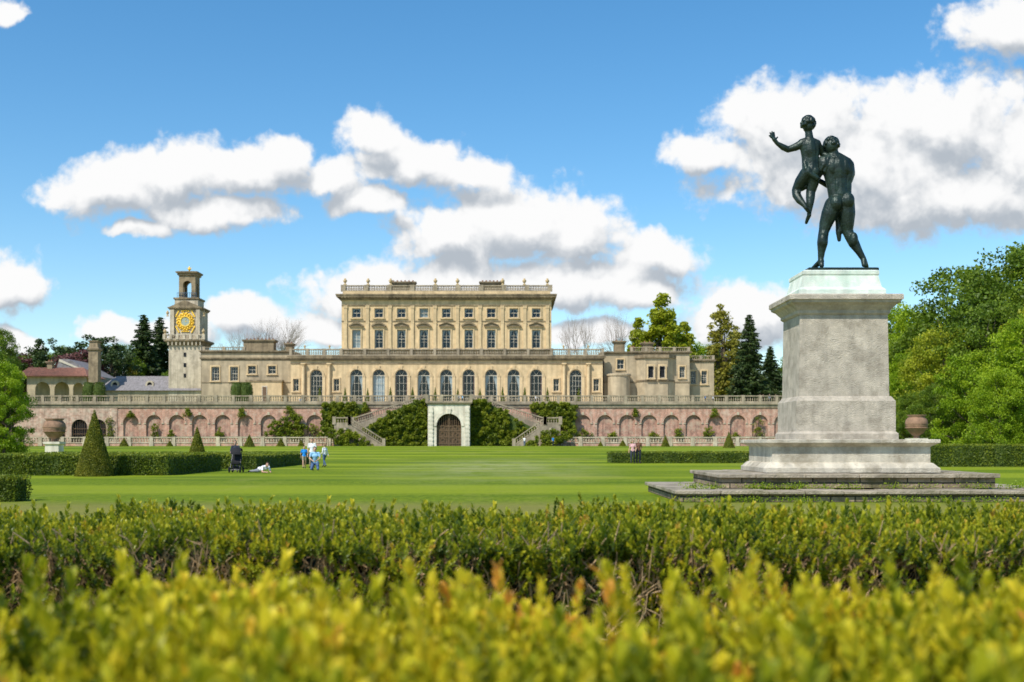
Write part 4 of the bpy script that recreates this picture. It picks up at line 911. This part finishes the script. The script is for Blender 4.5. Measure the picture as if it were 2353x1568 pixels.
# ---- people
def cm(n,c): return mat(n,c,.12,6,rough=.8,bump=0)
SK=cm('skin',(.55,.33,.23)); HB=cm('brown_hair',(.06,.035,.02)); HG=cm('fair_hair',(.22,.14,.07)); BL=cm('blue_shirt_cloth',(.02,.25,.70)); LB=cm('pale_blue_shirt_cloth',(.28,.50,.72)); WH=cm('white_cloth',(.78,.78,.78)); DK=cm('dark_trouser_cloth',(.03,.035,.05)); JN=cm('denim',(.07,.12,.22)); BR=cm('brown_jacket_cloth',(.17,.08,.05)); PK=cm('pink_cloth',(.6,.35,.35)); KH=cm('khaki_cloth',(.3,.25,.17)); SH=cm('shoe_leather',(.04,.03,.025)); GRY=cm('grey_cloth',(.25,.26,.3)); RD=cm('red_cloth',(.45,.04,.04))
JS=dict(pel=(0,0,.95),che=(0,0,1.27),nek=(0,0,1.46),hed=(0,-.015,1.62),shL=(-.18,0,1.41),shR=(.18,0,1.41),elL=(-.25,.03,1.13),elR=(.25,.03,1.13),wrL=(-.24,-.07,.89),wrR=(.24,-.07,.89),
 hiL=(-.10,0,.92),hiR=(.10,0,.92),knL=(-.11,-.02,.5),knR=(.11,-.02,.5),anL=(-.11,.03,.09),anR=(.11,.03,.09),toL=(-.13,-.13,.04),toR=(.13,-.13,.04))
def person(J,top,bot,hair,loc,label,rot=0,scale=1,voxel=.012,shoe=SH,short=True,group=None,longhair=False,face=None,shorts=False):
    j={k:Vector(v) for k,v in {**JS,**J}.items()}; P=[]
    c=lambda a,b_,r0,r1,m:P.append(('c',(tuple(a),tuple(b_),r0,r1),m)); e=lambda a,r,m:P.append(('e',(tuple(a),r),m))
    c(j['hiL'],j['hiR'],.105,.105,bot); c(j['pel'],j['che'],.12,.13,top); c(j['che']+Vector((-.05,0,0)),j['che']+Vector((.05,0,0)),.125,.125,top)
    c(j['pel']+(j['hiL']-j['pel'])*.5+Vector((0,0,.05)),j['pel']+(j['hiR']-j['pel'])*.5+Vector((0,0,.05)),.115,.115,top)
    c(j['shL'],j['shR'],.062,.062,top); c(j['che'].lerp(j['nek'],.5),j['nek'],.085,.055,top); c(j['nek'],j['hed'],.05,.05,SK)
    f=Vector(face) if face else Vector((0,-1,0)); h=j['hed']
    e(h,(.075,.09,.108),SK); e(h+f*.045-Vector((0,0,.055)),(.05,.05,.05),SK); e(h+f*.095-Vector((0,0,.01)),(.014,.02,.022),SK)
    s=f.cross(Vector((0,0,1)))
    for sg in(-1,1): e(h+s*.078*sg-Vector((0,0,.01)),(.014,.02,.03),SK); e(h+s*.03*sg+f*.083+Vector((0,0,.015)),(.012,.01,.009),HB)
    e(h+f*.088-Vector((0,0,.05)),(.022,.008,.007),PK)
    e(h-f*.022+Vector((0,0,.03)),(.084,.094,.10),hair)
    if longhair: c(h-f*.06,h-f*.07-Vector((0,0,.17)),.065,.05,hair)
    for L in'LR':
        m2=SK if short else top
        el=j['el'+L];wr=j['wr'+L]; c(j['sh'+L],j['sh'+L].lerp(el,.65),.056,.048,top); c(j['sh'+L].lerp(el,.65),el,.042,.038,m2); c(el,wr,.038,.026,m2)
        d=(wr-el).normalized(); c(wr,wr+d*.06,.026,.03,SK); q=d.cross(Vector((1,0,0))); q=q.normalized() if q.length>.1 else Vector((0,0,1))
        for k in range(4): b0=wr+d*.07+q*(k-1.5)*.019; ln=(.055,.068,.064,.05)[k]; c(b0,b0+d*ln*.55,.011,.010,SK); c(b0+d*ln*.55,b0+d*ln+Vector((0,-.012,0)),.010,.009,SK)
        c(wr+d*.02+q*-.02,wr+d*.05+q*-.052,.012,.010,SK)
        hi=j['hi'+L];kn=j['kn'+L];an=j['an'+L];to=j['to'+L]
        lm=SK if shorts else bot
        c(hi,hi.lerp(kn,.7),.098,.075,bot); c(hi.lerp(kn,.7),kn,.068,.058,lm); c(kn,kn.lerp(an,.35),.057,.06,lm); c(kn.lerp(an,.35),an,.06,.042,lm); c(an,to,.045,.036,shoe); c(an,an+(an-to)*.25-Vector((0,0,.03)),.04,.035,shoe)
    return body('person',P,loc,voxel,None,2,rot,scale,label=label,category='person',group=group)
d=68.; W_=dict(knL=(-.10,-.16,.52),anL=(-.10,-.2,.11),toL=(-.1,-.36,.06),knR=(.1,.02,.5),anR=(.1,.24,.13),toR=(.1,.1,.04),wrL=(-.24,.14,.9),wrR=(.24,-.2,.95))
person(W_,BL,KH,HB,(PX(699,d),d,0),'child in bright blue T-shirt and shorts walking on grass',rot=.3,scale=.76,shorts=True)
person(dict(wrR=(.16,-.2,1.05),elR=(.26,-.02,1.14)),WH,KH,HB,(PX(717,69.5),69.5,0),'man in white shirt standing on the lawn',rot=.1,scale=1.0,face=(-.3,-.95,0))
person(W_,WH,JN,HG,(PX(746,72),72,0),'child in white top and jeans walking on grass',rot=-2.2,scale=.82,short=False)
person(dict(pel=(0,.08,.42),che=(0,-.02,.76),nek=(0,-.05,.95),hed=(0,-.08,1.11),shL=(-.19,-.04,.9),shR=(.19,-.04,.9),elL=(-.27,-.12,.64),elR=(.27,-.12,.64),wrL=(-.1,-.3,.52),wrR=(.1,-.3,.52),hiL=(-.11,.06,.38),hiR=(.11,.06,.38),knL=(-.17,-.34,.1),knR=(.17,-.34,.1),anL=(-.12,.12,.09),anR=(.12,.12,.09),toL=(-.12,.28,.05),toR=(.12,.28,.05)),LB,JN,HB,(PX(724,62.5),62.5,0),'man in pale blue shirt kneeling on the grass',rot=.1,scale=1.05)
person(dict(pel=(-.35,.25,.15),che=(.0,.05,.25),nek=(.16,-.03,.36),hed=(.28,-.10,.42),shL=(.0,-.12,.30),shR=(.18,.16,.32),elL=(.12,-.32,.06),elR=(.36,.05,.06),wrL=(.36,-.36,.05),wrR=(.5,-.16,.05),hiL=(-.38,.14,.13),hiR=(-.36,.34,.14),knL=(-.75,.3,.09),knR=(-.75,.5,.1),anL=(-1.1,.5,.08),anR=(-1.1,.66,.08),toL=(-1.24,.55,.05),toR=(-1.24,.72,.05)),WH,GRY,HB,(PX(606,58),58,0),'person in white top lying propped on elbows',rot=-.35,face=(.6,-.75,-.2),scale=1.0)
person(dict(elL=(-.24,-.12,1.16),elR=(.24,-.12,1.16),wrL=(-.19,-.34,1.1),wrR=(.19,-.34,1.1)),DK,DK,HB,(PX(541,59.5),59.5,0),'person in dark clothes standing behind the pushchair',rot=0,scale=.93,short=False)
person({**W_,'wrL':(-.28,-.02,.88)},PK,DK,HB,(PX(1454,84),84,0),'woman in pale top and dark trousers strolling',rot=-.2,scale=.98,longhair=True,group='couple strolling on the lawn')
person(dict(wrL=(-.28,.02,.9),wrR=(.1,-.2,1.05)),BR,DK,HB,(PX(1467,84.3),84.3,0),'man in brown jacket and dark trousers strolling',rot=.2,scale=1.03,short=False,group='couple strolling on the lawn')
tp=[(690,246,LB,2.9),(1055,227.5,WH,0),(1063,227.8,LB,.4),(968,228,RD,1),(980,229,DK,2),(1232,230,WH,3),(1620,228,BL,.3),(1628,229,DK,1),(1638,229,WH,.2),(1747,228,WH,2),(1753,229,BR,1),(1768,228,LB,0),(1782,229,WH,2.5),(1060,246,BR,1)]
TN={LB:'visitor in light blue top standing on the terrace',WH:'visitor in white top standing on the terrace',RD:'visitor in red top standing on the terrace',DK:'visitor in dark clothes standing on the terrace',BL:'visitor in blue top standing on the terrace',BR:'visitor in brown jacket standing on the terrace'}
for p,dd,m,r in tp:
    person(dict(wrR=(.2,-.15,1.0)),m,DK,random.choice([HB,HG]),(PX(p,dd),dd,9.31),TN[m],rot=r,voxel=.03,group='visitors on the terrace')
person({},BL,DK,HB,(PX(1271,212),212,.9),'visitor in blue top standing below the stairs',rot=.5,voxel=.03); person({},WH,JN,HG,(PX(1205,212),212,.9),'visitor in white top standing below the stairs',rot=2.5,voxel=.03)
# ---- pushchair
pd=58.5; X=PX(543,pd); Pc=empty('pushchair',(X,pd,0),label='black pushchair with raised hood parked on grass',category='pushchair'); PL=Pc.location.copy()
BK=cm('black_fabric',(.015,.015,.018)); MT=mat('dark_metal',(.08,.08,.09),.1,5,rough=.4,metal=.7,bump=0)
mb=MB(MT)
for sx in(-.24,.24):
    mb.tube((X+sx,pd-.35,.15),(X+sx*.9,pd+.25,1.05),.016,.016,6); mb.tube((X+sx,pd+.32,.15),(X+sx,pd-.1,.62),.016,.016,6); mb.tube((X+sx*.9,pd+.25,1.05),(X+sx*.85,pd+.42,1.12),.016,.018,6)
mb.tube((X-.205,pd+.42,1.12),(X+.205,pd+.42,1.12),.02,.02,6); mb.tube((X-.26,pd+.32,.15),(X+.26,pd+.32,.15),.014,.014,6); mb.tube((X-.26,pd-.35,.15),(X+.26,pd-.35,.15),.014,.014,6); mb.out('frame',PL,Pc)
mb=MB(BK); mb.prismx([(pd-.3,.45),(pd+.05,.40),(pd+.22,.98),(pd+.12,1.0),(pd-.0,.55),(pd-.3,.55)],X-.2,X+.2); mb.out('seat',PL,Pc)
mb=MB(BK)
for k in range(8):
    a0=math.pi*(.05+.75*k/8);a1=math.pi*(.05+.75*(k+1)/8); R_=.42
    for i in range(6):
        u0=-1+i/3;u1=-1+(i+1)/3; g=lambda a,u:(X+.25*u,pd+.12+R_*math.cos(math.pi-a)*(1-.12*u*u)*.8,.86+R_*math.sin(a)*(1-.15*u*u))
        mb.add([g(a0,u0),g(a0,u1),g(a1,u1),g(a1,u0)],[(0,1,2,3)])
mb.out('hood',PL,Pc)
mb=MB(BK); mb.box(X-.17,X+.17,pd-.15,pd+.25,.2,.32); mb.ell((X,pd+.46,.72),(.2,.1,.22)); mb.out('bag',PL,Pc)
for sx in(-.27,.27):
    for sy in(-.35,.32):
        mb=MB(BK); 
        for i in range(16):
            a0=i*math.pi/8;a1=(i+1)*math.pi/8; mb.tube((X+sx,pd+sy+.125*math.cos(a0),.15+.125*math.sin(a0)),(X+sx,pd+sy+.125*math.cos(a1),.15+.125*math.sin(a1)),.024,.024,6)
        mb.mat(MT)
        for i in range(5): a0=i*6.283/5; mb.tube((X+sx,pd+sy,.15),(X+sx,pd+sy+.12*math.cos(a0),.15+.12*math.sin(a0)),.008,.008,4)
        mb.tube((X+sx-.03,pd+sy,.15),(X+sx+.03,pd+sy,.15),.03,.03,8); mb.out('wheel',(X+sx,pd+sy,.15),Pc)
# ------------------------------------------------------------------ trees
gr='trees around the house'
for p,t,k,l in((110,776,'pine','dark pine tree behind lodge'),(150,792,'green','green leafy tree behind lodge'),(210,768,'pine','open dark pine tree with gaps'),(250,772,'pine','open dark pine tree with gaps'),(285,790,'green2','green tree behind slate roof'),(330,722,'dark','tall dark conifer beside tower'),(368,728,'dark','tall dark conifer beside tower'),(190,800,'purple','copper leaved tree behind lodge'),(45,806,'purple','copper leaved tree behind lodge'),(85,800,'green','green leafy tree behind lodge'),(305,835,'olive','small olive green leafy tree'),(400,850,'green2','green leafy tree behind tower'),(20,800,'green','green leafy tree behind lodge')):
    tree(k,p,300+rng.random()*40,t,l,gr,w=1.15 if k!='dark' else 1.1)
tree('bare',550,330,742,'pale bare branched tree behind wing',gr,1.0); tree('bare2',622,330,726,'pale bare branched tree behind wing',gr,1.0)
tree('bare',1333,310,716,'tall bare branched tree behind mansion',gr,.6); tree('bare2',1423,310,710,'tall bare branched tree behind mansion',gr,.5)
tree('cone',1522,330,672,'tall fresh green conical tree',gr,1.15); tree('cone',1572,335,738,'fresh green broad conical tree',gr,1.15); tree('cone',1467,330,728,'fresh green slim conical tree',gr,1.0); tree('lime',1610,340,785,'fresh green rounded leafy tree',gr)
tree('olive',1657,285,698,'olive green tree in young leaf',gr,1.15); tree('olive',1692,300,748,'olive green tree in young leaf',gr,1.1); tree('dark',1722,270,722,'dark green pointed fir tree',gr,1.0); tree('dark',1770,290,795,'dark green pointed fir tree',gr,1.2); tree('green',1830,300,800,'dark green broad leafy tree',gr); tree('green',1640,330,805,'green broad leafy tree behind wing',gr)
gl='woodland trees beside the monument'
for p,d_,t,k,w in((2330,108,556,'green',1.1),(2205,125,612,'green2',1.05),(2080,135,690,'lime',.9),(2120,128,735,'green',1.0),(2270,95,690,'green2',1.0),(2170,98,745,'yel',1.0),(2360,80,720,'lime2',.95),(2100,112,800,'lime2',1.0),(2235,84,800,'lime2',.95),(2420,100,600,'green',1.1),(2300,78,840,'lime',.9),(2045,140,740,'yel',.9),(2150,88,880,'green',1.0),(2400,90,680,'yel',1.),(2000,150,760,'green',1.),(1960,160,790,'green2',1.),(2500,90,640,'green',1.),(2090,96,900,'green',.9)):
    tree(k,p,d_,t,'broad leafy tree in fresh '+{'y':'yellow','l':'lime','g':'deep'}[k[0]]+' green leaf',gl,w)
tree('lime2',10,128,826,'bright green rounded tree by the balustrade',gr,.8); tree('green2',-50,130,790,'green rounded tree by the balustrade',gr,1.0); tree('green',5,240,752,'green tree behind the terrace end',gr,.7,base=9.3); tree('green',-70,200,740,'green tree behind the terrace end',gr,1)
# ------------------------------------------------------------------ foreground hedges
def sprig_hedge(name,regions,label,core,twigs,seed,lmat):
    r=np.random.default_rng(seed)
    nodes=7; lv=[]
    for k in range(nodes):
        z=.18+.80*k/(nodes-1); az=(k%2)*math.pi/2+k*.3
        for s_ in(0,math.pi):
            lv.append((z,az+s_,math.radians(54-34*k/(nodes-1)),.28,k/(nodes-1)))
    T=[];A_=[]
    for z,az,inc,ln,h in lv:
        d_=np.array([math.sin(inc)*math.cos(az),math.sin(inc)*math.sin(az),math.cos(inc)]); sd=np.array([-math.sin(az),math.cos(az),0]); nr=np.cross(sd,d_); nr=nr if nr[2]>0 else -nr
        w=ln*.25; b0=np.array([0,0,z])
        T.append([b0,b0+d_*ln*.33+sd*w+nr*w*.35,b0+d_*ln*.75+sd*w*.85+nr*w*.3,b0+d_*ln-nr*.01,b0+d_*ln*.75-sd*w*.85+nr*w*.3,b0+d_*ln*.33-sd*w+nr*w*.35]); A_.append(h)
    T=np.array(T); nl=len(T)
    V=[];AT=[]
    for pos,dr,ln in regions(r):
        n=len(pos); dr=dr/np.linalg.norm(dr,axis=1)[:,None]
        x=np.cross(dr,r.normal(size=(n,3))); x/=np.linalg.norm(x,axis=1)[:,None]; y=np.cross(dr,x)
        R_=np.stack([x,y,dr],2)*ln[:,None,None]
        v=np.einsum('nij,lkj->nlki',R_,T)+pos[:,None,None,:]
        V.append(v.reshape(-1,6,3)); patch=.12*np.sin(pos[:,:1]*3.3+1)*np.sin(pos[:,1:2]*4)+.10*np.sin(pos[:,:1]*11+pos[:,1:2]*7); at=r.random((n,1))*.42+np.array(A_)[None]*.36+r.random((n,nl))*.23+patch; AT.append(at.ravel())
    V=np.concatenate(V);AT=np.concatenate(AT); N=len(V)
    me=bpy.data.meshes.new(name); me.vertices.add(6*N); me.vertices.foreach_set('co',V.ravel())
    idx=(np.arange(N)[:,None]*6+np.array([0,1,2,3,0,3,4,5])[None]).ravel().astype(np.int32)
    me.loops.add(8*N); me.loops.foreach_set('vertex_index',idx); me.polygons.add(2*N); me.polygons.foreach_set('loop_start',np.arange(0,8*N,4,dtype=np.int32))
    a=me.attributes.new('rnd','FLOAT','POINT'); a.data.foreach_set('value',np.repeat(np.clip(AT,0,1),6).astype(np.float32)); me.materials.append(lmat); me.update(calc_edges=True); me.validate()
    o=bpy.data.objects.new(name,me); place(o,(0,0,0),None); props(o,label=label,category='hedge',group='box hedges at the garden edge')
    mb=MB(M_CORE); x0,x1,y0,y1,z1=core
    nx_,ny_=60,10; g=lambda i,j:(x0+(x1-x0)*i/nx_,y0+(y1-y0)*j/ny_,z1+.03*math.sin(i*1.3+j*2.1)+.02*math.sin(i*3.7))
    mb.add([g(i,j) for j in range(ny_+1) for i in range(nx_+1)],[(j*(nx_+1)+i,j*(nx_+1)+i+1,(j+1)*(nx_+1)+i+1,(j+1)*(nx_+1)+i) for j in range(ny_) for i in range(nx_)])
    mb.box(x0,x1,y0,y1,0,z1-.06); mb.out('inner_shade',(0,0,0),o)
    mb=MB(M_TWIG)
    for _ in range(twigs):
        p=Vector((x0+r.random()*(x1-x0),y0-.03-.19*r.random(),.45+(z1-.40)*r.random()**.8)); dd=Vector((r.normal()*.6,-.3-.4*r.random(),.7+.4*r.random())).normalized(); L_=.07+.11*r.random()
        m_=p+dd*L_*.5+Vector((r.normal(),r.normal(),r.normal()))*.010; q=p+dd*L_+Vector((r.normal(),0,r.normal()))*.015; mb.tube(p,m_,.0034,.0026,4,False); mb.tube(m_,q,.0026,.0016,4,False)
    mb.out('twig_growth',(0,0,0),o)
def clump_keep(r,pos,fx,fy,cut):
    v=np.sin(pos[:,0]*fx+1.3*np.sin(pos[:,1]*fy))*np.sin(pos[:,1]*fy+1.7*np.sin(pos[:,0]*fx*.6))
    return (v>cut)|(r.random(len(pos))<.45)
def reg2(r):
    n=15000; x=-3.4+6.8*r.random(n); y=4.5+1.5*r.random(n); z=1.05+.022*np.sin(x*3.1+y)+.018*np.sin(x*8+y*5)+.018*np.sin(x*19+y*13)+r.normal(size=n)*.020
    p=np.stack([x,y,z],1); k=clump_keep(r,p,15,13,-.30); p=p[k]; n=len(p)
    yield p,np.stack([r.normal(size=n)*.38,r.normal(size=n)*.38-.1,np.ones(n)],1),.056+.042*r.random(n)
    n=380; x=-3.4+6.8*r.random(n); y=4.5+1.5*r.random(n); z=1.06+.03*r.random(n)
    yield np.stack([x,y,z],1),np.stack([r.normal(size=n)*.2,r.normal(size=n)*.2,np.ones(n)],1),.085+.05*r.random(n)
    n=4300; x=-3.4+6.8*r.random(n); z=.50+.58*r.random(n)**.36; y=4.48+.07*np.sin(x*4)+.04*np.sin(x*11+z*9)+r.normal(size=n)*.03+ (1.08-z)*.28
    p=np.stack([x,y,z],1); v=np.sin(x*9+2*np.sin(z*11))*np.sin(z*17+x*3); k=(v>-.05)|(r.random(n)<.28); p=p[k]; n=len(p)
    yield p,np.stack([r.normal(size=n)*.5,-np.ones(n)*.7,.6+r.random(n)*.7],1),.052+.038*r.random(n)
def reg1(r):
    n=11500; x=-2.0+4.0*r.random(n); y=.72+1.35*r.random(n); z=1.122+.026*np.sin(x*5+y*2)+.022*np.sin(x*13+y*4)+r.normal(size=n)*.014
    p=np.stack([x,y,z],1); k=clump_keep(r,p,24,22,-.3); p=p[k]; n=len(p)
    yield p,np.stack([r.normal(size=n)*.28,r.normal(size=n)*.28,np.ones(n)],1),.056+.040*r.random(n)
    n=620; x=-2.0+4.0*r.random(n); y=.9+1.17*r.random(n); z=1.14+.035*r.random(n)
    yield np.stack([x,y,z],1),np.stack([r.normal(size=n)*.2,r.normal(size=n)*.2,np.ones(n)],1),.08+.05*r.random(n)
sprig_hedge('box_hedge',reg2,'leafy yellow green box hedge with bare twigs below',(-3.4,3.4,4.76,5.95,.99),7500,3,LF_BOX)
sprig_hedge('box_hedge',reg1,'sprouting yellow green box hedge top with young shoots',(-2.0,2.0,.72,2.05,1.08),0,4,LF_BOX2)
# ------------------------------------------------------------------ world
EL=math.radians(50); AZ=math.radians(38)
toward=Vector((-math.sin(AZ)*math.cos(EL),-math.cos(AZ)*math.cos(EL),math.sin(EL)))
w=bpy.data.worlds.new('World'); sc.world=w; w.use_nodes=True; nt=w.node_tree; nt.nodes.clear(); L=nt.links
out=nn(nt,'ShaderNodeOutputWorld'); sky=nn(nt,'ShaderNodeTexSky'); sky.sky_type='NISHITA'; sky.sun_disc=False; sky.sun_elevation=EL; sky.sun_rotation=math.atan2(toward.x,toward.y); sky.ozone_density=2.3; sky.dust_density=.3; sky.air_density=1.0
bg=nn(nt,'ShaderNodeBackground'); bg.inputs[1].default_value=.15
hs=nn(nt,'ShaderNodeHueSaturation'); hs.inputs['Saturation'].default_value=1.30; hs.inputs['Hue'].default_value=.494; hs.inputs['Value'].default_value=1.12; L.new(sky.outputs[0],hs.inputs['Color']); L.new(hs.outputs[0],bg.inputs[0])
blobs=[(240,430,130,85),(390,410,155,78),(560,395,140,72),(650,365,65,62),(480,485,170,50),(310,530,100,28),
(850,312,80,52),(930,370,135,68),(1070,400,95,48),(850,470,100,38),(760,410,95,55),
(1030,545,150,75),(1180,515,175,100),(1310,535,125,92),(1500,590,110,48),
(850,680,170,68),(1060,660,230,68),(1300,655,260,60),(1470,675,130,48),(1710,730,145,92),
(545,730,120,52),(330,765,155,45),(720,770,180,42),(1350,765,190,42),
(1620,355,100,50),(1830,290,175,116),(2150,290,225,118),(2370,360,200,175),(1980,390,335,150),(2180,460,345,100),
(2330,65,165,82),(5,25,60,33),(15,655,95,75),(30,795,70,30)]
g=bpy.data.node_groups.new('cloud_density','ShaderNodeTree')
g.interface.new_socket('Vector',in_out='INPUT',socket_type='NodeSocketVector'); g.interface.new_socket('Density',in_out='OUTPUT',socket_type='NodeSocketFloat'); g.interface.new_socket('Soft',in_out='OUTPUT',socket_type='NodeSocketFloat')
gi=g.nodes.new('NodeGroupInput'); go=g.nodes.new('NodeGroupOutput'); GL=g.links
wn=nn(g,'ShaderNodeTexNoise',noise_dimensions='2D'); wn.inputs['Scale'].default_value=16; wn.inputs['Detail'].default_value=5; GL.new(gi.outputs[0],wn.inputs['Vector'])
ws=nn(g,'ShaderNodeVectorMath',operation='SUBTRACT'); GL.new(wn.outputs['Color'],ws.inputs[0]); ws.inputs[1].default_value=(.5,.5,.5)
wm=nn(g,'ShaderNodeVectorMath',operation='MULTIPLY_ADD'); GL.new(ws.outputs[0],wm.inputs[0]); wm.inputs[1].default_value=(.040,.032,0); GL.new(gi.outputs[0],wm.inputs[2])
prev=None
for bx,by,rx,ry in blobs:
    rx*=1.10; ry*=1.12
    u,v,ru,rv=(bx-1176.5)/2675,(1018-by)/2675,rx/2675,ry/2675
    a=nn(g,'ShaderNodeVectorMath',operation='MULTIPLY_ADD'); GL.new(wm.outputs[0],a.inputs[0]); a.inputs[1].default_value=(1/ru,1/rv,0); a.inputs[2].default_value=(-u/ru,-v/rv,0)
    m=nn(g,'ShaderNodeVectorMath',operation='MULTIPLY'); GL.new(a.outputs[0],m.inputs[0]); m.inputs[1].default_value=(-1,-1.2,0)
    x=nn(g,'ShaderNodeVectorMath',operation='MAXIMUM'); GL.new(a.outputs[0],x.inputs[0]); GL.new(m.outputs[0],x.inputs[1])
    l=nn(g,'ShaderNodeVectorMath',operation='LENGTH'); GL.new(x.outputs[0],l.inputs[0])
    if prev is None: prev=l.outputs['Value']
    else:
        sm=nn(g,'ShaderNodeMath',operation='SMOOTH_MIN'); sm.inputs[2].default_value=.35; GL.new(prev,sm.inputs[0]); GL.new(l.outputs['Value'],sm.inputs[1]); prev=sm.outputs[0]
n1=nn(g,'ShaderNodeTexNoise',noise_dimensions='2D'); n1.inputs['Scale'].default_value=22; n1.inputs['Detail'].default_value=11; n1.inputs['Roughness'].default_value=.62; GL.new(gi.outputs[0],n1.inputs['Vector'])
vo=nn(g,'ShaderNodeTexVoronoi',voronoi_dimensions='2D'); vo.feature='SMOOTH_F1'; vo.inputs['Scale'].default_value=50; vo.inputs['Detail'].default_value=2; vo.inputs['Roughness'].default_value=.5; vo.inputs['Smoothness'].default_value=.45; GL.new(wm.outputs[0],vo.inputs['Vector'])
inv=nn(g,'ShaderNodeMath',operation='SUBTRACT'); inv.inputs[0].default_value=1.0; GL.new(prev,inv.inputs[1])
def madd(src,k,add):
    f=nn(g,'ShaderNodeMath',operation='MULTIPLY_ADD'); GL.new(src,f.inputs[0]); f.inputs[1].default_value=k; GL.new(add,f.inputs[2]); return f.outputs[0]
f1=madd(n1.outputs[0],1.15,inv.outputs[0]); f2=madd(vo.outputs['Distance'],-.28,f1)
f3=nn(g,'ShaderNodeMath',operation='SUBTRACT'); GL.new(f2,f3.inputs[0]); f3.inputs[1].default_value=.34; GL.new(f3.outputs[0],go.inputs[0])
s1=madd(n1.outputs[0],.55,inv.outputs[0]); s2=madd(vo.outputs['Distance'],-.26,s1); GL.new(s2,go.inputs[1])
tc=nn(nt,'ShaderNodeTexCoord'); sp=nn(nt,'ShaderNodeSeparateXYZ'); L.new(tc.outputs['Generated'],sp.inputs[0])
my=nn(nt,'ShaderNodeMath',operation='MAXIMUM'); L.new(sp.outputs[1],my.inputs[0]); my.inputs[1].default_value=.05
dx=nn(nt,'ShaderNodeMath',operation='DIVIDE'); L.new(sp.outputs[0],dx.inputs[0]); L.new(my.outputs[0],dx.inputs[1])
dz=nn(nt,'ShaderNodeMath',operation='DIVIDE'); L.new(sp.outputs[2],dz.inputs[0]); L.new(my.outputs[0],dz.inputs[1])
cb=nn(nt,'ShaderNodeCombineXYZ'); L.new(dx.outputs[0],cb.inputs[0]); L.new(dz.outputs[0],cb.inputs[1])
G1_=nn(nt,'ShaderNodeGroup'); G1_.node_tree=g; L.new(cb.outputs[0],G1_.inputs[0])
of=nn(nt,'ShaderNodeVectorMath',operation='ADD'); L.new(cb.outputs[0],of.inputs[0]); of.inputs[1].default_value=(-.008,.022,0)
G2_=nn(nt,'ShaderNodeGroup'); G2_.node_tree=g; L.new(of.outputs[0],G2_.inputs[0])
al=nn(nt,'ShaderNodeMapRange'); al.interpolation_type='SMOOTHSTEP'; al.inputs[1].default_value=-.08; al.inputs[2].default_value=.36; L.new(G1_.outputs[0],al.inputs[0])
df=nn(nt,'ShaderNodeMath',operation='SUBTRACT'); L.new(G1_.outputs[1],df.inputs[0]); L.new(G2_.outputs[1],df.inputs[1])
li=nn(nt,'ShaderNodeMapRange'); li.inputs[1].default_value=-.50; li.inputs[2].default_value=.34; L.new(df.outputs[0],li.inputs[0]); li.interpolation_type='SMOOTHSTEP'
cr=nn(nt,'ShaderNodeMix',data_type='RGBA'); L.new(li.outputs[0],cr.inputs[0]); cr.inputs[6].default_value=(.47,.52,.58,1); cr.inputs[7].default_value=(.98,.98,.98,1)
bc=nn(nt,'ShaderNodeBackground'); L.new(cr.outputs[2],bc.inputs[0]); bc.inputs[1].default_value=1.0
fy=nn(nt,'ShaderNodeMapRange'); fy.inputs[1].default_value=.1; fy.inputs[2].default_value=.3; L.new(sp.outputs[1],fy.inputs[0])
am_=nn(nt,'ShaderNodeMath',operation='MULTIPLY'); L.new(al.outputs[0],am_.inputs[0]); L.new(fy.outputs[0],am_.inputs[1])
ms=nn(nt,'ShaderNodeMixShader'); L.new(am_.outputs[0],ms.inputs[0]); L.new(bg.outputs[0],ms.inputs[1]); L.new(bc.outputs[0],ms.inputs[2]); L.new(ms.outputs[0],out.inputs[0])
sl=bpy.data.lights.new('sun','SUN'); sl.energy=5.0; sl.angle=math.radians(.5); sl.color=(1,.95,.86); so=bpy.data.objects.new('sun',sl); COL.objects.link(so); so.rotation_euler=(-toward).to_track_quat('-Z','Y').to_euler(); so.location=(-50,-50,80)
cd=bpy.data.cameras.new('camera'); co=bpy.data.objects.new('camera',cd); COL.objects.link(co); co.location=(0,0,1.5); co.rotation_euler=(math.pi/2,0,0)
cd.sensor_width=36; cd.lens=2675/2353*36; cd.shift_y=(1018-784)/2353; cd.clip_end=9000; cd.clip_start=.05
cd.dof.use_dof=True; cd.dof.focus_distance=13; cd.dof.aperture_fstop=3.6
sc.camera=co
sc.view_settings.view_transform='Standard'; sc.view_settings.look='None'; sc.view_settings.exposure=0
